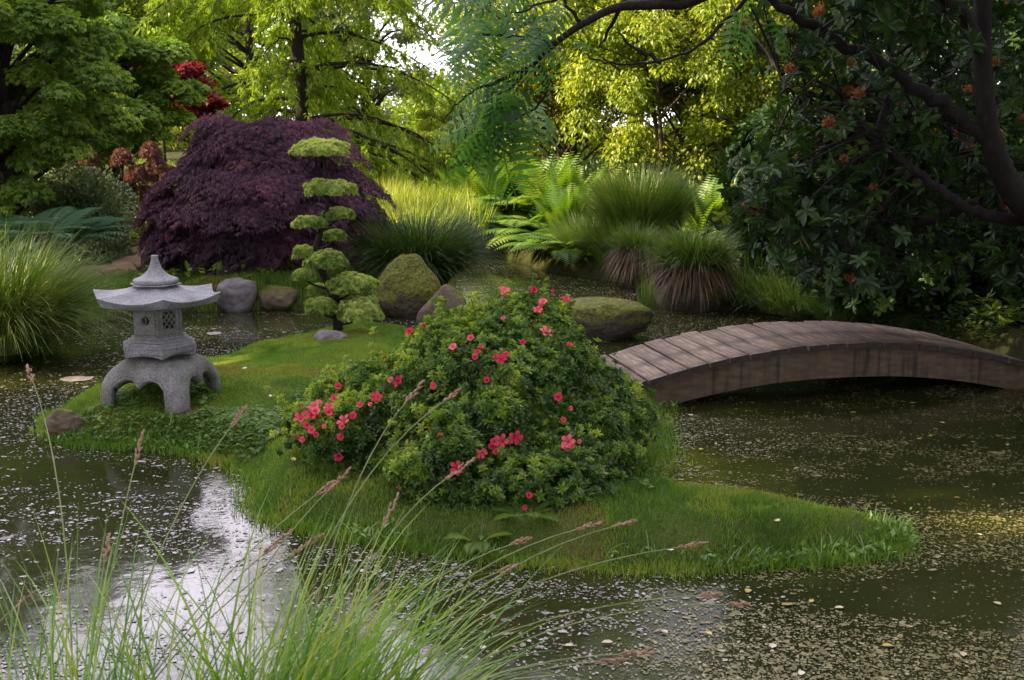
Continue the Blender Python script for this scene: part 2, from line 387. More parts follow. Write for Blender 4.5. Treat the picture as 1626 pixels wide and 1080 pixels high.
def mat_water():
    m, n, l = newmat('pond_water')
    tcn = n.new('ShaderNodeTexCoord')
    no = n.new('ShaderNodeTexNoise'); no.inputs['Scale'].default_value = .7; no.inputs['Detail'].default_value = 5; l.new(tcn.outputs['Object'], no.inputs['Vector'])
    c = ramp(n, l, no.outputs['Fac'], [(.3, (.014, .018, .005)), (.7, (.032, .038, .010))])
    b = n.new('ShaderNodeBsdfPrincipled'); l.new(c, b.inputs['Base Color'])
    b.inputs['Roughness'].default_value = .09; b.inputs['IOR'].default_value = 1.33; b.inputs['Specular IOR Level'].default_value = .9
    n2 = n.new('ShaderNodeTexNoise'); n2.inputs['Scale'].default_value = 7; n2.inputs['Detail'].default_value = 3; l.new(tcn.outputs['Object'], n2.inputs['Vector'])
    n3 = n.new('ShaderNodeTexNoise'); n3.inputs['Scale'].default_value = 55; n3.inputs['Detail'].default_value = 2; l.new(tcn.outputs['Object'], n3.inputs['Vector'])
    ad = n.new('ShaderNodeMath'); ad.operation = 'MULTIPLY_ADD'; ad.inputs[1].default_value = .12; l.new(n3.outputs['Fac'], ad.inputs[0]); l.new(n2.outputs['Fac'], ad.inputs[2])
    bp = n.new('ShaderNodeBump'); bp.inputs['Strength'].default_value = .35; bp.inputs['Distance'].default_value = .006
    l.new(ad.outputs[0], bp.inputs['Height']); l.new(bp.outputs[0], b.inputs['Normal'])
    o = n.new('ShaderNodeOutputMaterial'); l.new(b.outputs[0], o.inputs[0]); return m
M['water'] = mat_water()
def mat_flake(name, stops, rough=.4):
    m, n, l = newmat(name)
    at = n.new('ShaderNodeAttribute'); at.attribute_name = 'rnd'
    c = ramp(n, l, at.outputs['Fac'], stops)
    b = n.new('ShaderNodeBsdfPrincipled'); l.new(c, b.inputs['Base Color']); b.inputs['Roughness'].default_value = rough
    b.inputs['Specular IOR Level'].default_value = .6
    o = n.new('ShaderNodeOutputMaterial'); l.new(b.outputs[0], o.inputs[0]); return m
M['flake'] = mat_flake('floating_petal', [(0, (.085, .08, .026)), (.5, (.16, .15, .05)), (.85, (.23, .21, .09)), (1, (.38, .34, .22))])
M['flake_pale'] = mat_flake('floating_petal_pale', [(0, (.10, .09, .07)), (.4, (.19, .17, .15)), (.75, (.30, .28, .26)), (1, (.45, .42, .42))])
M['flake_leaf'] = mat_flake('floating_leaf', [(0, (.30, .2, .04)), (.4, (.5, .42, .08)), (.7, (.45, .4, .25)), (1, (.65, .6, .5))])
L = leafmat
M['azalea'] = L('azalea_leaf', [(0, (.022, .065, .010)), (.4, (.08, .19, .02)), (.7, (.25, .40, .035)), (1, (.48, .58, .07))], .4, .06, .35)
M['purple'] = L('purple_leaf', [(0, (.018, .007, .018)), (.5, (.075, .025, .06)), (.8, (.17, .06, .11)), (1, (.30, .09, .11))], .35, .05, .5, (1.5, .55, .4))
M['redmaple'] = L('red_leaf', [(0, (.09, .010, .014)), (1, (.30, .025, .035))], .5, .04, .5, (1.4, .5, .4))
M['rust'] = L('rust_leaf', [(0, (.08, .03, .025)), (1, (.18, .08, .055))], .4, .04, .5, (1.3, .7, .4))
M['cypress'] = L('cypress_leaf', [(0, (.10, .19, .02)), (.5, (.22, .36, .03)), (1, (.42, .52, .05))], .55, .02)
M['maple_green'] = L('maple_green_leaf', [(0, (.06, .13, .02)), (.5, (.17, .31, .035)), (1, (.36, .47, .06))], .5, .03)
M['dark_green'] = L('dark_green_leaf', [(0, (.018, .045, .012)), (.5, (.04, .09, .018)), (1, (.09, .16, .025))], .35, .05)
M['yellow_green'] = L('yellow_green_leaf', [(0, (.07, .13, .012)), (.5, (.24, .34, .025)), (1, (.52, .54, .06))], .5, .04)
M['mid_green'] = L('mid_green_leaf', [(0, (.055, .11, .016)), (.5, (.15, .25, .03)), (1, (.33, .42, .06))], .5, .04)
M['blue_green'] = L('blue_green_leaf', [(0, (.022, .075, .02)), (.5, (.06, .17, .035)), (1, (.16, .31, .06))], .45, .03, .35, (1.0, 1.15, .5))
M['rhodo'] = L('rhododendron_leaf', [(0, (.007, .020, .006)), (.5, (.017, .048, .009)), (.85, (.05, .11, .016)), (1, (.17, .24, .035))], .28, .025, .35)
M['spent'] = L('spent_flower', [(0, (.17, .06, .03)), (.5, (.38, .15, .07)), (1, (.6, .32, .18))], .3, .03)
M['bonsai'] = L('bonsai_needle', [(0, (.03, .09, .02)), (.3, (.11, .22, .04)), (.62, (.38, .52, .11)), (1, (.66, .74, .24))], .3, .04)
M['variegated'] = L('variegated_leaf', [(0, (.05, .10, .03)), (.5, (.13, .2, .07)), (1, (.34, .38, .18))], .3, .08)
M['sedge'] = L('sedge_blade', [(0, (.05, .15, .012)), (.4, (.12, .29, .022)), (.7, (.26, .44, .04)), (.88, (.42, .48, .07)), (1, (.42, .2, .06))], .4, .06)
M['sedge_far'] = L('tall_grass_blade', [(0, (.04, .09, .016)), (.5, (.10, .19, .03)), (.85, (.21, .28, .05)), (1, (.34, .29, .11))], .4, .05)
M['deadgrass'] = L('dead_grass_blade', [(0, (.05, .034, .022)), (.5, (.12, .08, .045)), (1, (.24, .15, .08))], .2, .03)
M['lawn'] = L('lawn_blade', [(0, (.04, .115, .012)), (.35, (.10, .225, .02)), (.65, (.19, .33, .033)), (.88, (.30, .38, .05)), (1, (.28, .2, .08))], .4, .03)
M['clover'] = L('clover_leaf', [(0, (.05, .13, .015)), (.6, (.13, .27, .03)), (1, (.26, .40, .07))], .35, .06)
M['fern'] = L('fern_frond', [(0, (.05, .13, .015)), (.5, (.11, .22, .025)), (1, (.25, .34, .04))], .5, .03)
M['fern_blue'] = L('blue_fern_frond', [(0, (.04, .11, .055)), (1, (.10, .21, .11))], .4, .04)
M['seed'] = solid('seed_head', [(.3, (.17, .10, .06)), (.6, (.33, .22, .14)), (.8, (.48, .36, .25))], 60, 4, .9, .5, 200, .002)
M['stalk'] = solid('sedge_stalk', [(.3, (.13, .19, .06)), (.7, (.26, .30, .12))], 6, 3, .6, 0)
def mat_petal():
    m, n, l = newmat('azalea_petal')
    at = n.new('ShaderNodeObjectInfo')
    c = ramp(n, l, at.outputs['Random'], [(0, (.58, .035, .085)), (.5, (.76, .09, .145)), (1, (.88, .22, .26))])
    d = n.new('ShaderNodeBsdfDiffuse'); l.new(c, d.inputs[0]); t = n.new('ShaderNodeBsdfTranslucent'); l.new(c, t.inputs[0])
    ms = n.new('ShaderNodeMixShader'); ms.inputs[0].default_value = .35; l.new(d.outputs[0], ms.inputs[1]); l.new(t.outputs[0], ms.inputs[2])
    o = n.new('ShaderNodeOutputMaterial'); l.new(ms.outputs[0], o.inputs[0]); return m
M['petal'] = mat_petal()
M['stamen'] = solid('stamen', [(.3, (.6, .2, .2)), (.7, (.75, .45, .3))], 10, 2, .6, 0)
M['green_paint'] = solid('green_paint', [(.3, (.02, .06, .05)), (.7, (.03, .09, .07))], 10, 2, .5, 0)

# ================================================================== TERRAIN
def polydist(P, X, Y):
    """signed distance (positive inside) of grid points to closed polygon P"""
    P = np.asarray(P)[:, :2]; d2 = np.full(X.shape, 1e9); ins = np.zeros(X.shape, bool)
    for i in range(len(P)):
        a, b = P[i - 1], P[i]; e = b - a
        t = np.clip(((X - a[0]) * e[0] + (Y - a[1]) * e[1]) / (e @ e + 1e-12), 0, 1)
        d2 = np.minimum(d2, (X - a[0] - t * e[0]) ** 2 + (Y - a[1] - t * e[1]) ** 2)
        c = ((a[1] > Y) != (b[1] > Y))
        xi = a[0] + (Y - a[1]) * (b[0] - a[0]) / (b[1] - a[1] + 1e-12)
        ins ^= c & (X < xi)
    return np.where(ins, 1, -1) * np.sqrt(d2)
def close_spline(P, n=5):
    P = np.asarray(P); k = len(P); out = []
    for i in range(k):
        a, b, c, d = P[i - 1], P[i], P[(i + 1) % k], P[(i + 2) % k]
        for t in np.linspace(0, 1, n, endpoint=False):
            out.append(.5 * ((2 * b) + (-a + c) * t + (2 * a - 5 * b + 4 * c - d) * t * t + (-a + 3 * b - 3 * c + d) * t ** 3))
    return np.array(out)
isl_px = [(78, 684), (120, 704), (171, 712), (267, 714), (347, 734), (392, 752), (400, 805), (450, 832), (510, 846), (600, 862), (700, 880), (800, 890),
          (900, 900), (1000, 906), (1100, 906), (1200, 899), (1300, 895), (1390, 882), (1425, 868), (1418, 850), (1385, 838), (1300, 824), (1200, 812), (1100, 802), (1030, 775)]
ISL = [px(*p)[:2] for p in isl_px]
ISL += [np.array(p) for p in [(.92, 6.6), (1.0, 7.4), (1.12, 8.2), (.9, 8.75), (.3, 9.1), (-.4, 9.6), (-.85, 10.35), (-1.5, 10.6), (-1.95, 10.1), (-2.3, 9.6), (-2.5, 9.0)]] + [px(262, 578, .08)[:2], px(190, 608, .05)[:2], px(132, 636, .03)[:2], px(92, 660)[:2]]
ISL = close_spline(ISL, 4)
pond_px = [(130, 522), (200, 507), (300, 499), (400, 496), (500, 494), (600, 496), (660, 492), (715, 462), (738, 425), (760, 412), (800, 413), (860, 432), (950, 446), (1015, 458), (1045, 492), (1170, 496), (1290, 512)]
POND = [np.array(p) for p in [(-14, 2.7), (-14, 8.0), (-8, 9.6), (-5.2, 10.6)]] + [px(*p)[:2] for p in pond_px] + \
       [np.array(p) for p in [(3.4, 10.6), (4.05, 9.7), (4.2, 9.0), (4.2, 8.2), (4.6, 7.0), (5.5, 5.5), (6, 3.4), (3.5, 2.9), (1.2, 3.15), (-.4, 3.2), (-2.2, 3.05), (-6, 2.8)]]
POND = close_spline(POND, 3)
def sstep(x): x = np.clip(x, 0, 1); return x * x * (3 - 2 * x)
def bank_h(X, Y):
    d = -polydist(POND, X, Y)
    P = np.stack([X, Y, X * 0], -1)
    h = -.35 + .6 * sstep((d + .18) / .5) + np.clip(d - .3, 0, 30) * .018 * (1 - .6 * (Y < 6))
    h += (vnoise(P, .9) - .5) * .12 * sstep(d / .8) + (vnoise(P, 4) - .5) * .05
    return h
def isl_h(X, Y):
    d = polydist(ISL, X, Y); P = np.stack([X, Y, X * 0 + 3], -1)
    h = -.25 + .25 * sstep((d + .12) / .14) + .15 * sstep(d / .22) + .07 * sstep(d / 1.1)
    h += (vnoise(P, 1.6) - .5) * .07 * sstep(d / .4) + (vnoise(P, 7) - .5) * .03
    return h
def terrain(name, xs, ys, hf, mat, label=None):
    X, Y = np.meshgrid(xs, ys); Z = hf(X, Y)
    mb = MB(); mb.grid(np.stack([X, Y, Z], -1)); o = mb.build(name, mat); tag(o, label, None, None, 'structure'); return o
def axis(lo, a, b, hi, step, g=1.22):
    r = list(np.arange(a, b, step)); s = step
    while r[-1] < hi: s *= g; r.append(r[-1] + s)
    s = step; l = [a]
    while l[-1] > lo: s *= g; l.append(l[-1] - s)
    return np.array(l[1:][::-1] + r)
terrain('ground', axis(-600, -9, 9, 600, .1), axis(-60, 1.5, 22, 1500, .1), bank_h, M['soil'])
terrain('island', np.arange(-3.4, 2.3, .04), np.arange(4.5, 10.9, .04), isl_h, M['turf'])
mb = MB(); mb.grid(np.stack(np.meshgrid(np.linspace(-30, 30, 3), np.linspace(-5, 40, 3), indexing='xy') + [np.zeros((3, 3))], -1))
tag(mb.build('pond_water', M['water']), None, None, None, 'structure')
def hb(x, y): return float(bank_h(np.array([x]), np.array([y]))[0])
def hi(x, y): return float(isl_h(np.array([x]), np.array([y]))[0])
# dirt path on the left bank
pp = spline([[-7.4, 10.9], [-5.9, 12.2], [-4.6, 13.4], [-4.5, 15.5], [-5.6, 18.5], [-8, 21]], 10)
tn = unit(np.gradient(pp, axis=0)); nr = np.stack([-tn[:, 1], tn[:, 0]], 1)
us = np.linspace(-1, 1, 13)
G = pp[:, None] + nr[:, None] * us[None, :, None] * (.62 + .12 * np.sin(np.arange(len(pp)) * 1.3))[:, None, None]
Z = bank_h(G[..., 0], G[..., 1]) + .035 - .05 * np.abs(us)[None] ** 4
mb = MB(); mb.grid(np.dstack([G, Z])); tag(mb.build('path', M['path']), None, None, None, 'structure')

# lawn blades on the island
def grass_patch(name, N, sampler, hf, hgt, w, mat, label, seedm=None):
    x, y = sampler(N)
    z = hf(x, y)
    ok = z > .0
    x, y, z = x[ok], y[ok], z[ok]; n = len(x)
    P = np.stack([x, y, z - .003], 1)
    dens = vnoise(P, 2.2)
    hh = hgt * (.5 + rng.random(n) * .8) * (.55 + 1.0 * vnoise(P, 3.3))
    mb = MB()
    blades(mb, P, rng.random(n) * 2 * PI, rng.random(n) * .5, rng.random(n) * 1.0, hh, w * (.7 + .6 * rng.random(n)), 2, rnd=np.clip(rng.random(n) * .62 + .55 * (dens - .25) + .55 * sstep((vnoise(P + 5, 2.6) * .6 + vnoise(P, 9) * .4 - .56) / .12) * (rng.random(n) < .75), 0, 1))
    o = mb.build(name, mat); tag(o, label, 'grass', None, 'stuff'); return o
def isl_samp(N):
    xs, ys = [], []
    X = rng.uniform(-3.3, 2.1, N); Y = rng.uniform(4.7, 10.8, N)
    ok = polydist(ISL, X, Y) > -.05
    return X[ok], Y[ok]
grass_patch('island_grass', 700000, isl_samp, isl_h, .025, .0036, M['lawn'], 'short green lawn grass covering the island around the lantern and bush')
# longer fringe round the island edge
def rim(N):
    i = rng.integers(0, len(ISL), N); a = ISL[i - 1]; b = ISL[i]; t = rng.random((N, 1)); p = a + (b - a) * t
    c = ISL.mean(0); q = p + (rng.normal(0, .05, (N, 2)))
    return q[:, 0], q[:, 1]
grass_patch('island_edge_grass', 26000, rim, lambda x, y: np.maximum(isl_h(x, y), .005), .05, .0045, M['lawn'], 'longer grass fringe hanging over the water edge of the island')
# clover / low leafy weeds round the lantern
def weeds(name, regs, hf, size, mat, label, lift=.02):
    mb = MB()
    for cx, cy, r1, r2, n in regs:
        a = rng.random(n) * 2 * PI; rr = np.sqrt(rng.random(n))
        x = cx + r1 * rr * np.cos(a); y = cy + r2 * rr * np.sin(a); z = hf(x, y)
        ok = (z > .02) & (vnoise(np.stack([x, y, x * 0], 1), 5) > .36); x, y, z = x[ok], y[ok], z[ok]; m = len(x)
        P = np.stack([x, y, z + lift * (.5 + rng.random(m))], 1)
        mb.scatter(MAPLE_W if size < .05 else LEAF1, P, unit(np.stack([rng.normal(size=m), rng.normal(size=m), rng.random(m) * .5], 1)), unit(rdir(m) * .45 + [0, 0, 1]), size * (.6 + .8 * rng.random(m)))
    o = mb.build(name, mat); tag(o, label, 'ground cover', None, 'stuff'); return o
weeds('clover', [(-2.35, 6.75, .75, .5, 3300), (-1.75, 6.75, .6, .35, 2500), (-2.3, 7.4, .33, .3, 900), (-1.1, 7.4, .35, .25, 500), (-1.0, 6.4, .3, .2, 500), (.1, 5.5, .6, .3, 600)], isl_h, .022, M['clover'], 'low green clover spreading on the lawn in front of the stone lantern', .025)

weeds('bank_weeds', [(5.2, 10.6, 1.9, 1.3, 26000), (3.4, 11.2, 1.2, .8, 9000), (-7.5, 11.2, 2.5, 1.0, 8000)], bank_h, .055, M['dark_green'], 'low dark leafy weeds covering the bank behind the bridge', .06)
def bank_lawn(N):
    X = rng.uniform(-6.5, -1, N); Y = rng.uniform(10.3, 14.5, N)
    d = polydist(POND, X, Y); pd_ = np.min(np.hypot(X[:, None] - pp[None, ::3, 0], Y[:, None] - pp[None, ::3, 1]), 1)
    ok = (d < .05) & (d > -1.6) & (pd_ > .55); return X[ok], Y[ok]
grass_patch('bank_grass', 150000, bank_lawn, bank_h, .09, .007, M['lawn'], 'green lawn strip along the far left bank of the pond')
# leafy ground cover over the banks
mb = MB()
N = 90000
X = rng.uniform(-16, 16, N); Y = 9.5 + 30 * rng.random(N) ** 1.5
pd_ = np.min(np.hypot(X[:, None] - pp[None, ::4, 0], Y[:, None] - pp[None, ::4, 1]), 1)
ok = (polydist(POND, X, Y) < -.25) & (pd_ > .7) & ~((X > -6) & (X < -1) & (Y < 12.3)) & (vnoise(np.stack([X, Y, X * 0 + 9], 1), 1.1) > .34)
X, Y = X[ok], Y[ok]; n = len(X); P = np.stack([X, Y, bank_h(X, Y) + rng.random(n) * .16], 1)
mb.scatter(LEAF1, P, unit(np.stack([rng.normal(size=n), rng.normal(size=n), rng.random(n)], 1)), unit(rdir(n) * .6 + [0, 0, 1]), .05 + .08 * rng.random(n))
tag(mb.build('ground_cover', M['mid_green']), 'low leafy ground cover beneath the trees on the far banks', 'ground cover', None, 'stuff')

# floating petals
def flakes():
    for name, mat, side, N in (('floating_petals', M['flake'], 1, 620000), ('pale_floating_petals', M['flake_pale'], -1, 330000)):
        mb = MB()
        # denser near the camera, sparser far
        Y = 3.0 + 15.0 * rng.random(N) ** 1.7; X = rng.uniform(-.62, .62, N) * (Y + 1.5)
        ok = (polydist(POND, X, Y) > .02) & (polydist(ISL, X, Y) < .0)
        X, Y = X[ok], Y[ok]
        # left water carries pale petals, right water olive ones
        f = sstep((X + .25 * (Y - 6) * (Y < 9) + .3 + (vnoise(np.stack([X, Y, X * 0], 1), 1.0) - .5) * 1.5) / 1.0)
        f = np.where(Y > 10.6, np.where(X > -1.0, .8, .1), f)
        keep = rng.random(len(X)) < (f if side > 0 else 1 - f)
        P3 = np.stack([X * .8, Y * 1.6, X * 0 + side], 1)
        clump = .42 * vnoise(P3, .9) + .33 * vnoise(P3, 4) + .25 * vnoise(P3, 12) + .06 * np.exp(-np.abs(polydist(ISL, X, Y)) * 4)
        keep &= rng.random(len(X)) < (.95 if side > 0 else .9) * sstep((clump - (.37 if side > 0 else .40)) / .2) * .95 + .05
        X, Y = X[keep], Y[keep]; n = len(X)
        a = rng.random(n) * 2 * PI
        k = 5; ang = np.arange(k) * 2 * PI / k
        rad = (.0032 if side > 0 else .0036) * np.exp(rng.normal(0, .5, (n, 1))) * (.6 + .7 * rng.random((n, k))) * (1 + .03 * (Y[:, None] - 4))
        el = 1.0 + rng.random((n, 1)) * .9
        lx = np.cos(ang)[None] * rad * el; ly = np.sin(ang)[None] * rad
        V = np.stack([X[:, None] + lx * np.cos(a)[:, None] - ly * np.sin(a)[:, None], Y[:, None] + lx * np.sin(a)[:, None] + ly * np.cos(a)[:, None],
                      np.full((n, k), .003) + rng.random((n, k)) * .0018], -1)
        mb.add(V.reshape(-1, 3), np.arange(n * k).reshape(n, k), np.repeat(rng.random(n) ** 1.3, k))
        tag(mb.build(name, mat), 'olive brown petals and duckweed specks floating on the right side of the pond' if side > 0 else 'pale petals and specks floating on the left side of the pond', 'petals', None, 'stuff')
flakes()
mb = MB(); n = 2600; i_ = rng.integers(0, len(ISL), n); t_ = rng.random((n, 1)); q = ISL[i_ - 1] + (ISL[i_] - ISL[i_ - 1]) * t_ + rng.normal(0, .035, (n, 2)); cl_ = vnoise(np.stack([q[:, 0], q[:, 1], q[:, 0] * 0], 1), 3.5)
k_ = cl_ > .5; q = q[k_]; n = len(q); P = np.stack([q[:, 0], q[:, 1], np.maximum(isl_h(q[:, 0], q[:, 1]), 0) + .01 + .04 * rng.random(n)], 1)
mb.scatter(LEAF1, P, unit(np.stack([rng.normal(size=n), rng.normal(size=n), rng.random(n) * 1.5], 1)), unit(rdir(n) * .5 + [0, 0, 1]), .02 + .028 * rng.random(n))
a_ = rng.random(n) * 2 * PI; blades(mb, P - [0, 0, .03], a_, .2 + rng.random(n) * .7, rng.random(n) * 1.4, .06 + .09 * rng.random(n), .006, 4)
tag(mb.build('bank_edge_weeds', M['clover']), 'patchy taller weeds and leaves hanging over the island water line', 'weeds', None, 'stuff')
# individual fallen leaves on water
fl = [(1455, 697), (1480, 693), (1115, 712), (1240, 960), (1130, 1008), (1275, 1065), (1515, 790), (1500, 672), (1290, 952), (1400, 1025), (1075, 905), (1230, 1022), (895, 1025), (560, 1010), (770, 1025),
      (955, 1020), (1060, 1005), (1190, 935), (1325, 965), (1560, 850), (1600, 705), (1350, 655), (1100, 660), (1330, 605), (1445, 640), (1590, 960), (1530, 1035), (735, 1045)]
LF = T([[0, 0, 0], [-.3, .3, .05], [-.28, .7, .08], [0, 1, .02], [.28, .7, .06], [.3, .3, .1], [0, .5, 0]], [[0, 1, 2, 6], [6, 2, 3, 4], [0, 6, 4, 5]])
for i, (x, y) in enumerate(fl):
    p = px(x, y, .008); mb = MB()
    mb.scatter(LF, np.zeros((1, 3)), np.array([[math.cos(i * 2.1), math.sin(i * 2.1), 0]]), np.array([[0, 0, 1.0]]), .03 + .02 * rng.random(), rnd=np.array([rng.random()]))
    o = mb.build('fallen_leaf', M['flake_leaf']); o.location = p
    tag(o, 'small yellowed fallen leaf floating flat on the pond', 'leaf', 'fallen leaves floating on the pond')
for i, (x, y) in enumerate([(1205, 845), (1165, 862), (1360, 850), (1290, 862), (1255, 878), (1230, 822), (1330, 872), (1010, 858), (1060, 840), (430, 640), (560, 590), (385, 610), (470, 735), (930, 860)]):
    p = px(x, y, .17); p[2] = hi(p[0], p[1]) + .028; mb = MB(); a_ = i * 2.3
    mb.scatter(LF, np.zeros((1, 3)), np.array([[math.cos(a_), math.sin(a_), .15]]), unit(np.array([[.25 * math.sin(i), -.3, 1.0]])), .028 + .018 * rng.random(), rnd=np.array([rng.random()]))
    o = mb.build('fallen_leaf', M['flake_leaf']); o.location = p
    tag(o, 'small dry leaf lying on the island grass', 'leaf', 'dry leaves lying on the island grass')
# whitish foam patch behind the lantern, and a small pale pad
for i, (x, y, r1, r2, lb) in enumerate([(122, 601, .13, .05, 'whitish floating foam patch behind the stone lantern'), (340, 529, .07, .04, 'small pale floating lily pad in the channel right of the lantern')]):
    p = px(x, y, .006); a = np.arange(22) / 22 * 2 * PI; r = 1 + .12 * rng.normal(size=22)
    V = np.stack([np.cos(a) * r1 * r, np.sin(a) * r2 * 2 * r, a * 0], 1); mb = MB(); mb.add(V, [list(range(22))], .55)
    o = mb.build('pale_patch', M['flake_pale']); o.location = p; tag(o, lb, 'lily pad')

# ================================================================== ROCKS
def rock(pxc, pyb, w, h, Y, mat, label, dep=.8, peak=None, seed=0, flat=1.0, sink=.12, z0=None):
    """pxc: pixel x of the centre, pyb: pixel y of the foot, w/h in metres"""
    base = pd(pxc, pyb, Y)
    if z0 is not None: base[2] = z0
    nu, nv = 56, 34
    u = np.linspace(0, 2 * PI, nu, endpoint=False); v = np.linspace(0, PI, nv)
    U, V = np.meshgrid(u, v)
    D = np.stack([np.sin(V) * np.cos(U), np.sin(V) * np.sin(U), np.cos(V)], -1)
    n = vnoise(D + seed * 7.1, 1.3) * .7 + vnoise(D + seed * 3.3, 3.1) * .28 + vnoise(D + seed, 8) * .09 + vnoise(D + seed, 20) * .05
    r = .62 + .75 * n
    Pn = D * r[..., None]
    # angular planes
    rr = np.random.default_rng(seed + 40)
    for k in range(5 if 'moss' in mat.name else 9):
        nn = unit(rr.normal(size=3)); lim = .78 + rr.random() * .12
        dd = Pn @ nn - lim; Pn = Pn - np.where(dd > 0, dd * .6, 0)[..., None] * nn
    lo, hi_ = Pn.min((0, 1)), Pn.max((0, 1))
    Pn = (Pn - (lo + hi_) / 2) / (hi_ - lo)          # -.5 .. .5
    if peak is not None:
        tz = np.clip(Pn[..., 2] + .5, 0, 1)
        sh = 1 - .62 * tz ** 1.9
        Pn[..., 0] = Pn[..., 0] * sh * 1.08 + peak * tz ** 1.5
        Pn[..., 1] *= sh
    Pn = Pn * np.array([w, w * dep, h * (1 + sink)]) ; Pn[..., 2] += h * (1 + sink) / 2 - h * sink
    mb = MB(); mb.grid(Pn, wrap=True); o = mb.build('rock', mat); o.location = base
    return tag(o, label, 'rock')
rock(376, 497, .43, .36, 12.15, M['rock_grey'], 'pale grey boulder at the pond edge right behind the lantern roof', seed=1, z0=0)
rock(441, 493, .47, .26, 12.3, M['rock_brown'], 'low brown mossy boulder next to the pale grey boulder', seed=2, z0=0)
rock(647, 500, .80, .67, 11.9, M['rock_moss'], 'tall pointed mossy boulder standing in front of the dark grass clump', seed=3, peak=.05, dep=.85, z0=-.02)
rock(706, 520, .56, .47, 11.0, M['rock_brown'], 'small brown rock between the pointed boulder and the azalea', seed=4, peak=.02, z0=-.02)
rock(955, 528, 1.0, .40, 10.6, M['rock_moss'], 'broad low mossy boulder in the water behind the azalea', seed=22, dep=.6, z0=-.03)
rock(526, 541, .29, .13, 9.45, M['rock_grey'], 'small flat grey stone on the grass at the foot of the cloud pruned tree', seed=6, z0=.15)
rock(104, 668, .26, .17, 7.1, M['rock_brown'], 'small mossy stone at the left tip of the island', seed=7, z0=.02)

# ================================================================== STONE LANTERN
LX, LY = px(258, 628, .2)[:2]
LZ = hi(LX, LY) - .01
lan = empty('stone_lantern', (LX, LY, LZ), 'grey granite snow viewing lantern with six sided roof on four arched legs', 'stone lantern')
def hexring(Rr, z, rot, n=6): 
    a = rot + np.arange(n) * 2 * PI / n; return np.stack([Rr * np.cos(a), Rr * np.sin(a), np.full(n, z)], 1)
def lathe(mb, prof, n=40, off=(0, 0)):
    a = np.arange(n) * 2 * PI / n; pr = np.array(prof)
    V = np.stack([pr[:, 0:1] * np.cos(a) + off[0], pr[:, 0:1] * np.sin(a) + off[1], np.repeat(pr[:, 1:2], n, 1)], -1)
    mb.grid(V, wrap=True)
# base: arched square stand
mb = MB(); nc = 288
a = np.arange(nc) * 2 * PI / nc; p_ = 7.0
sq = 1 / (np.abs(np.cos(a)) ** p_ + np.abs(np.sin(a)) ** p_) ** (1 / p_)
cx, cy = np.cos(a) * sq, np.sin(a) * sq
u = np.minimum(np.abs(cx), np.abs(cy)) / np.maximum(np.abs(cx), np.abs(cy))
arch = np.where(u < .62, .095 + .075 * np.sqrt(np.clip(1 - ((u - .29) / .33) ** 2, 0, 1)), 0)
Hb = .262
nvv = 20; rows = []
for k in range(nvv + 1):
    t = k / nvv
    z = arch + (.232 - arch) * t
    # outward profile by height: flared feet, swelling shoulder
    rz_ = np.interp(z, [0, .06, .13, .18, .21, .232], [.308, .308, .296, .272, .245, .214])
    rows.append(np.stack([cx * rz_, cy * rz_, z], 1))
for rr_, zz in ((.195, .246), (.165, .256), (.12, .262), (.0, .263)):
    rows.append(np.stack([cx * rr_, cy * rr_, np.full(nc, zz)], 1))
mb.grid(np.array(rows), wrap=True)
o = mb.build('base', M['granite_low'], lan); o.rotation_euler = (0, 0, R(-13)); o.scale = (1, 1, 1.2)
sm = o.modifiers.new('thickness', 'SOLIDIFY'); sm.thickness = .062; sm.offset = -1
# arch moulding line
mb = MB()
for q in range(4):
    uu = np.linspace(-.62, .62, 50); ar = .095 + .075 * np.sqrt(np.clip(1 - ((np.abs(uu) - .29) / .33) ** 2, 0, 1)) + .016
    zz = np.concatenate([np.linspace(0, ar[0], 6)[:-1], ar, np.linspace(ar[-1], 0, 6)[1:]]); ux = np.concatenate([[-.67] * 5, uu * 1.07, [.67] * 5])
    rr_ = np.interp(zz, [0, .06, .13, .18, .21, .232], [.308, .308, .296, .272, .245, .214])
    sqq = 1 / (1 + np.abs(ux) ** p_) ** (1 / p_)
    P = np.stack([rr_ * sqq + .0005, rr_ * sqq * ux, zz], 1); aq = q * PI / 2
    P = P @ np.array([[math.cos(aq), math.sin(aq), 0], [-math.sin(aq), math.cos(aq), 0], [0, 0, 1]]); mb.tube(P, .0032, 5)
o = mb.build('arch_moulding', M['granite_low'], lan); o.rotation_euler = (0, 0, R(-13)); o.scale = (1, 1, 1.2)
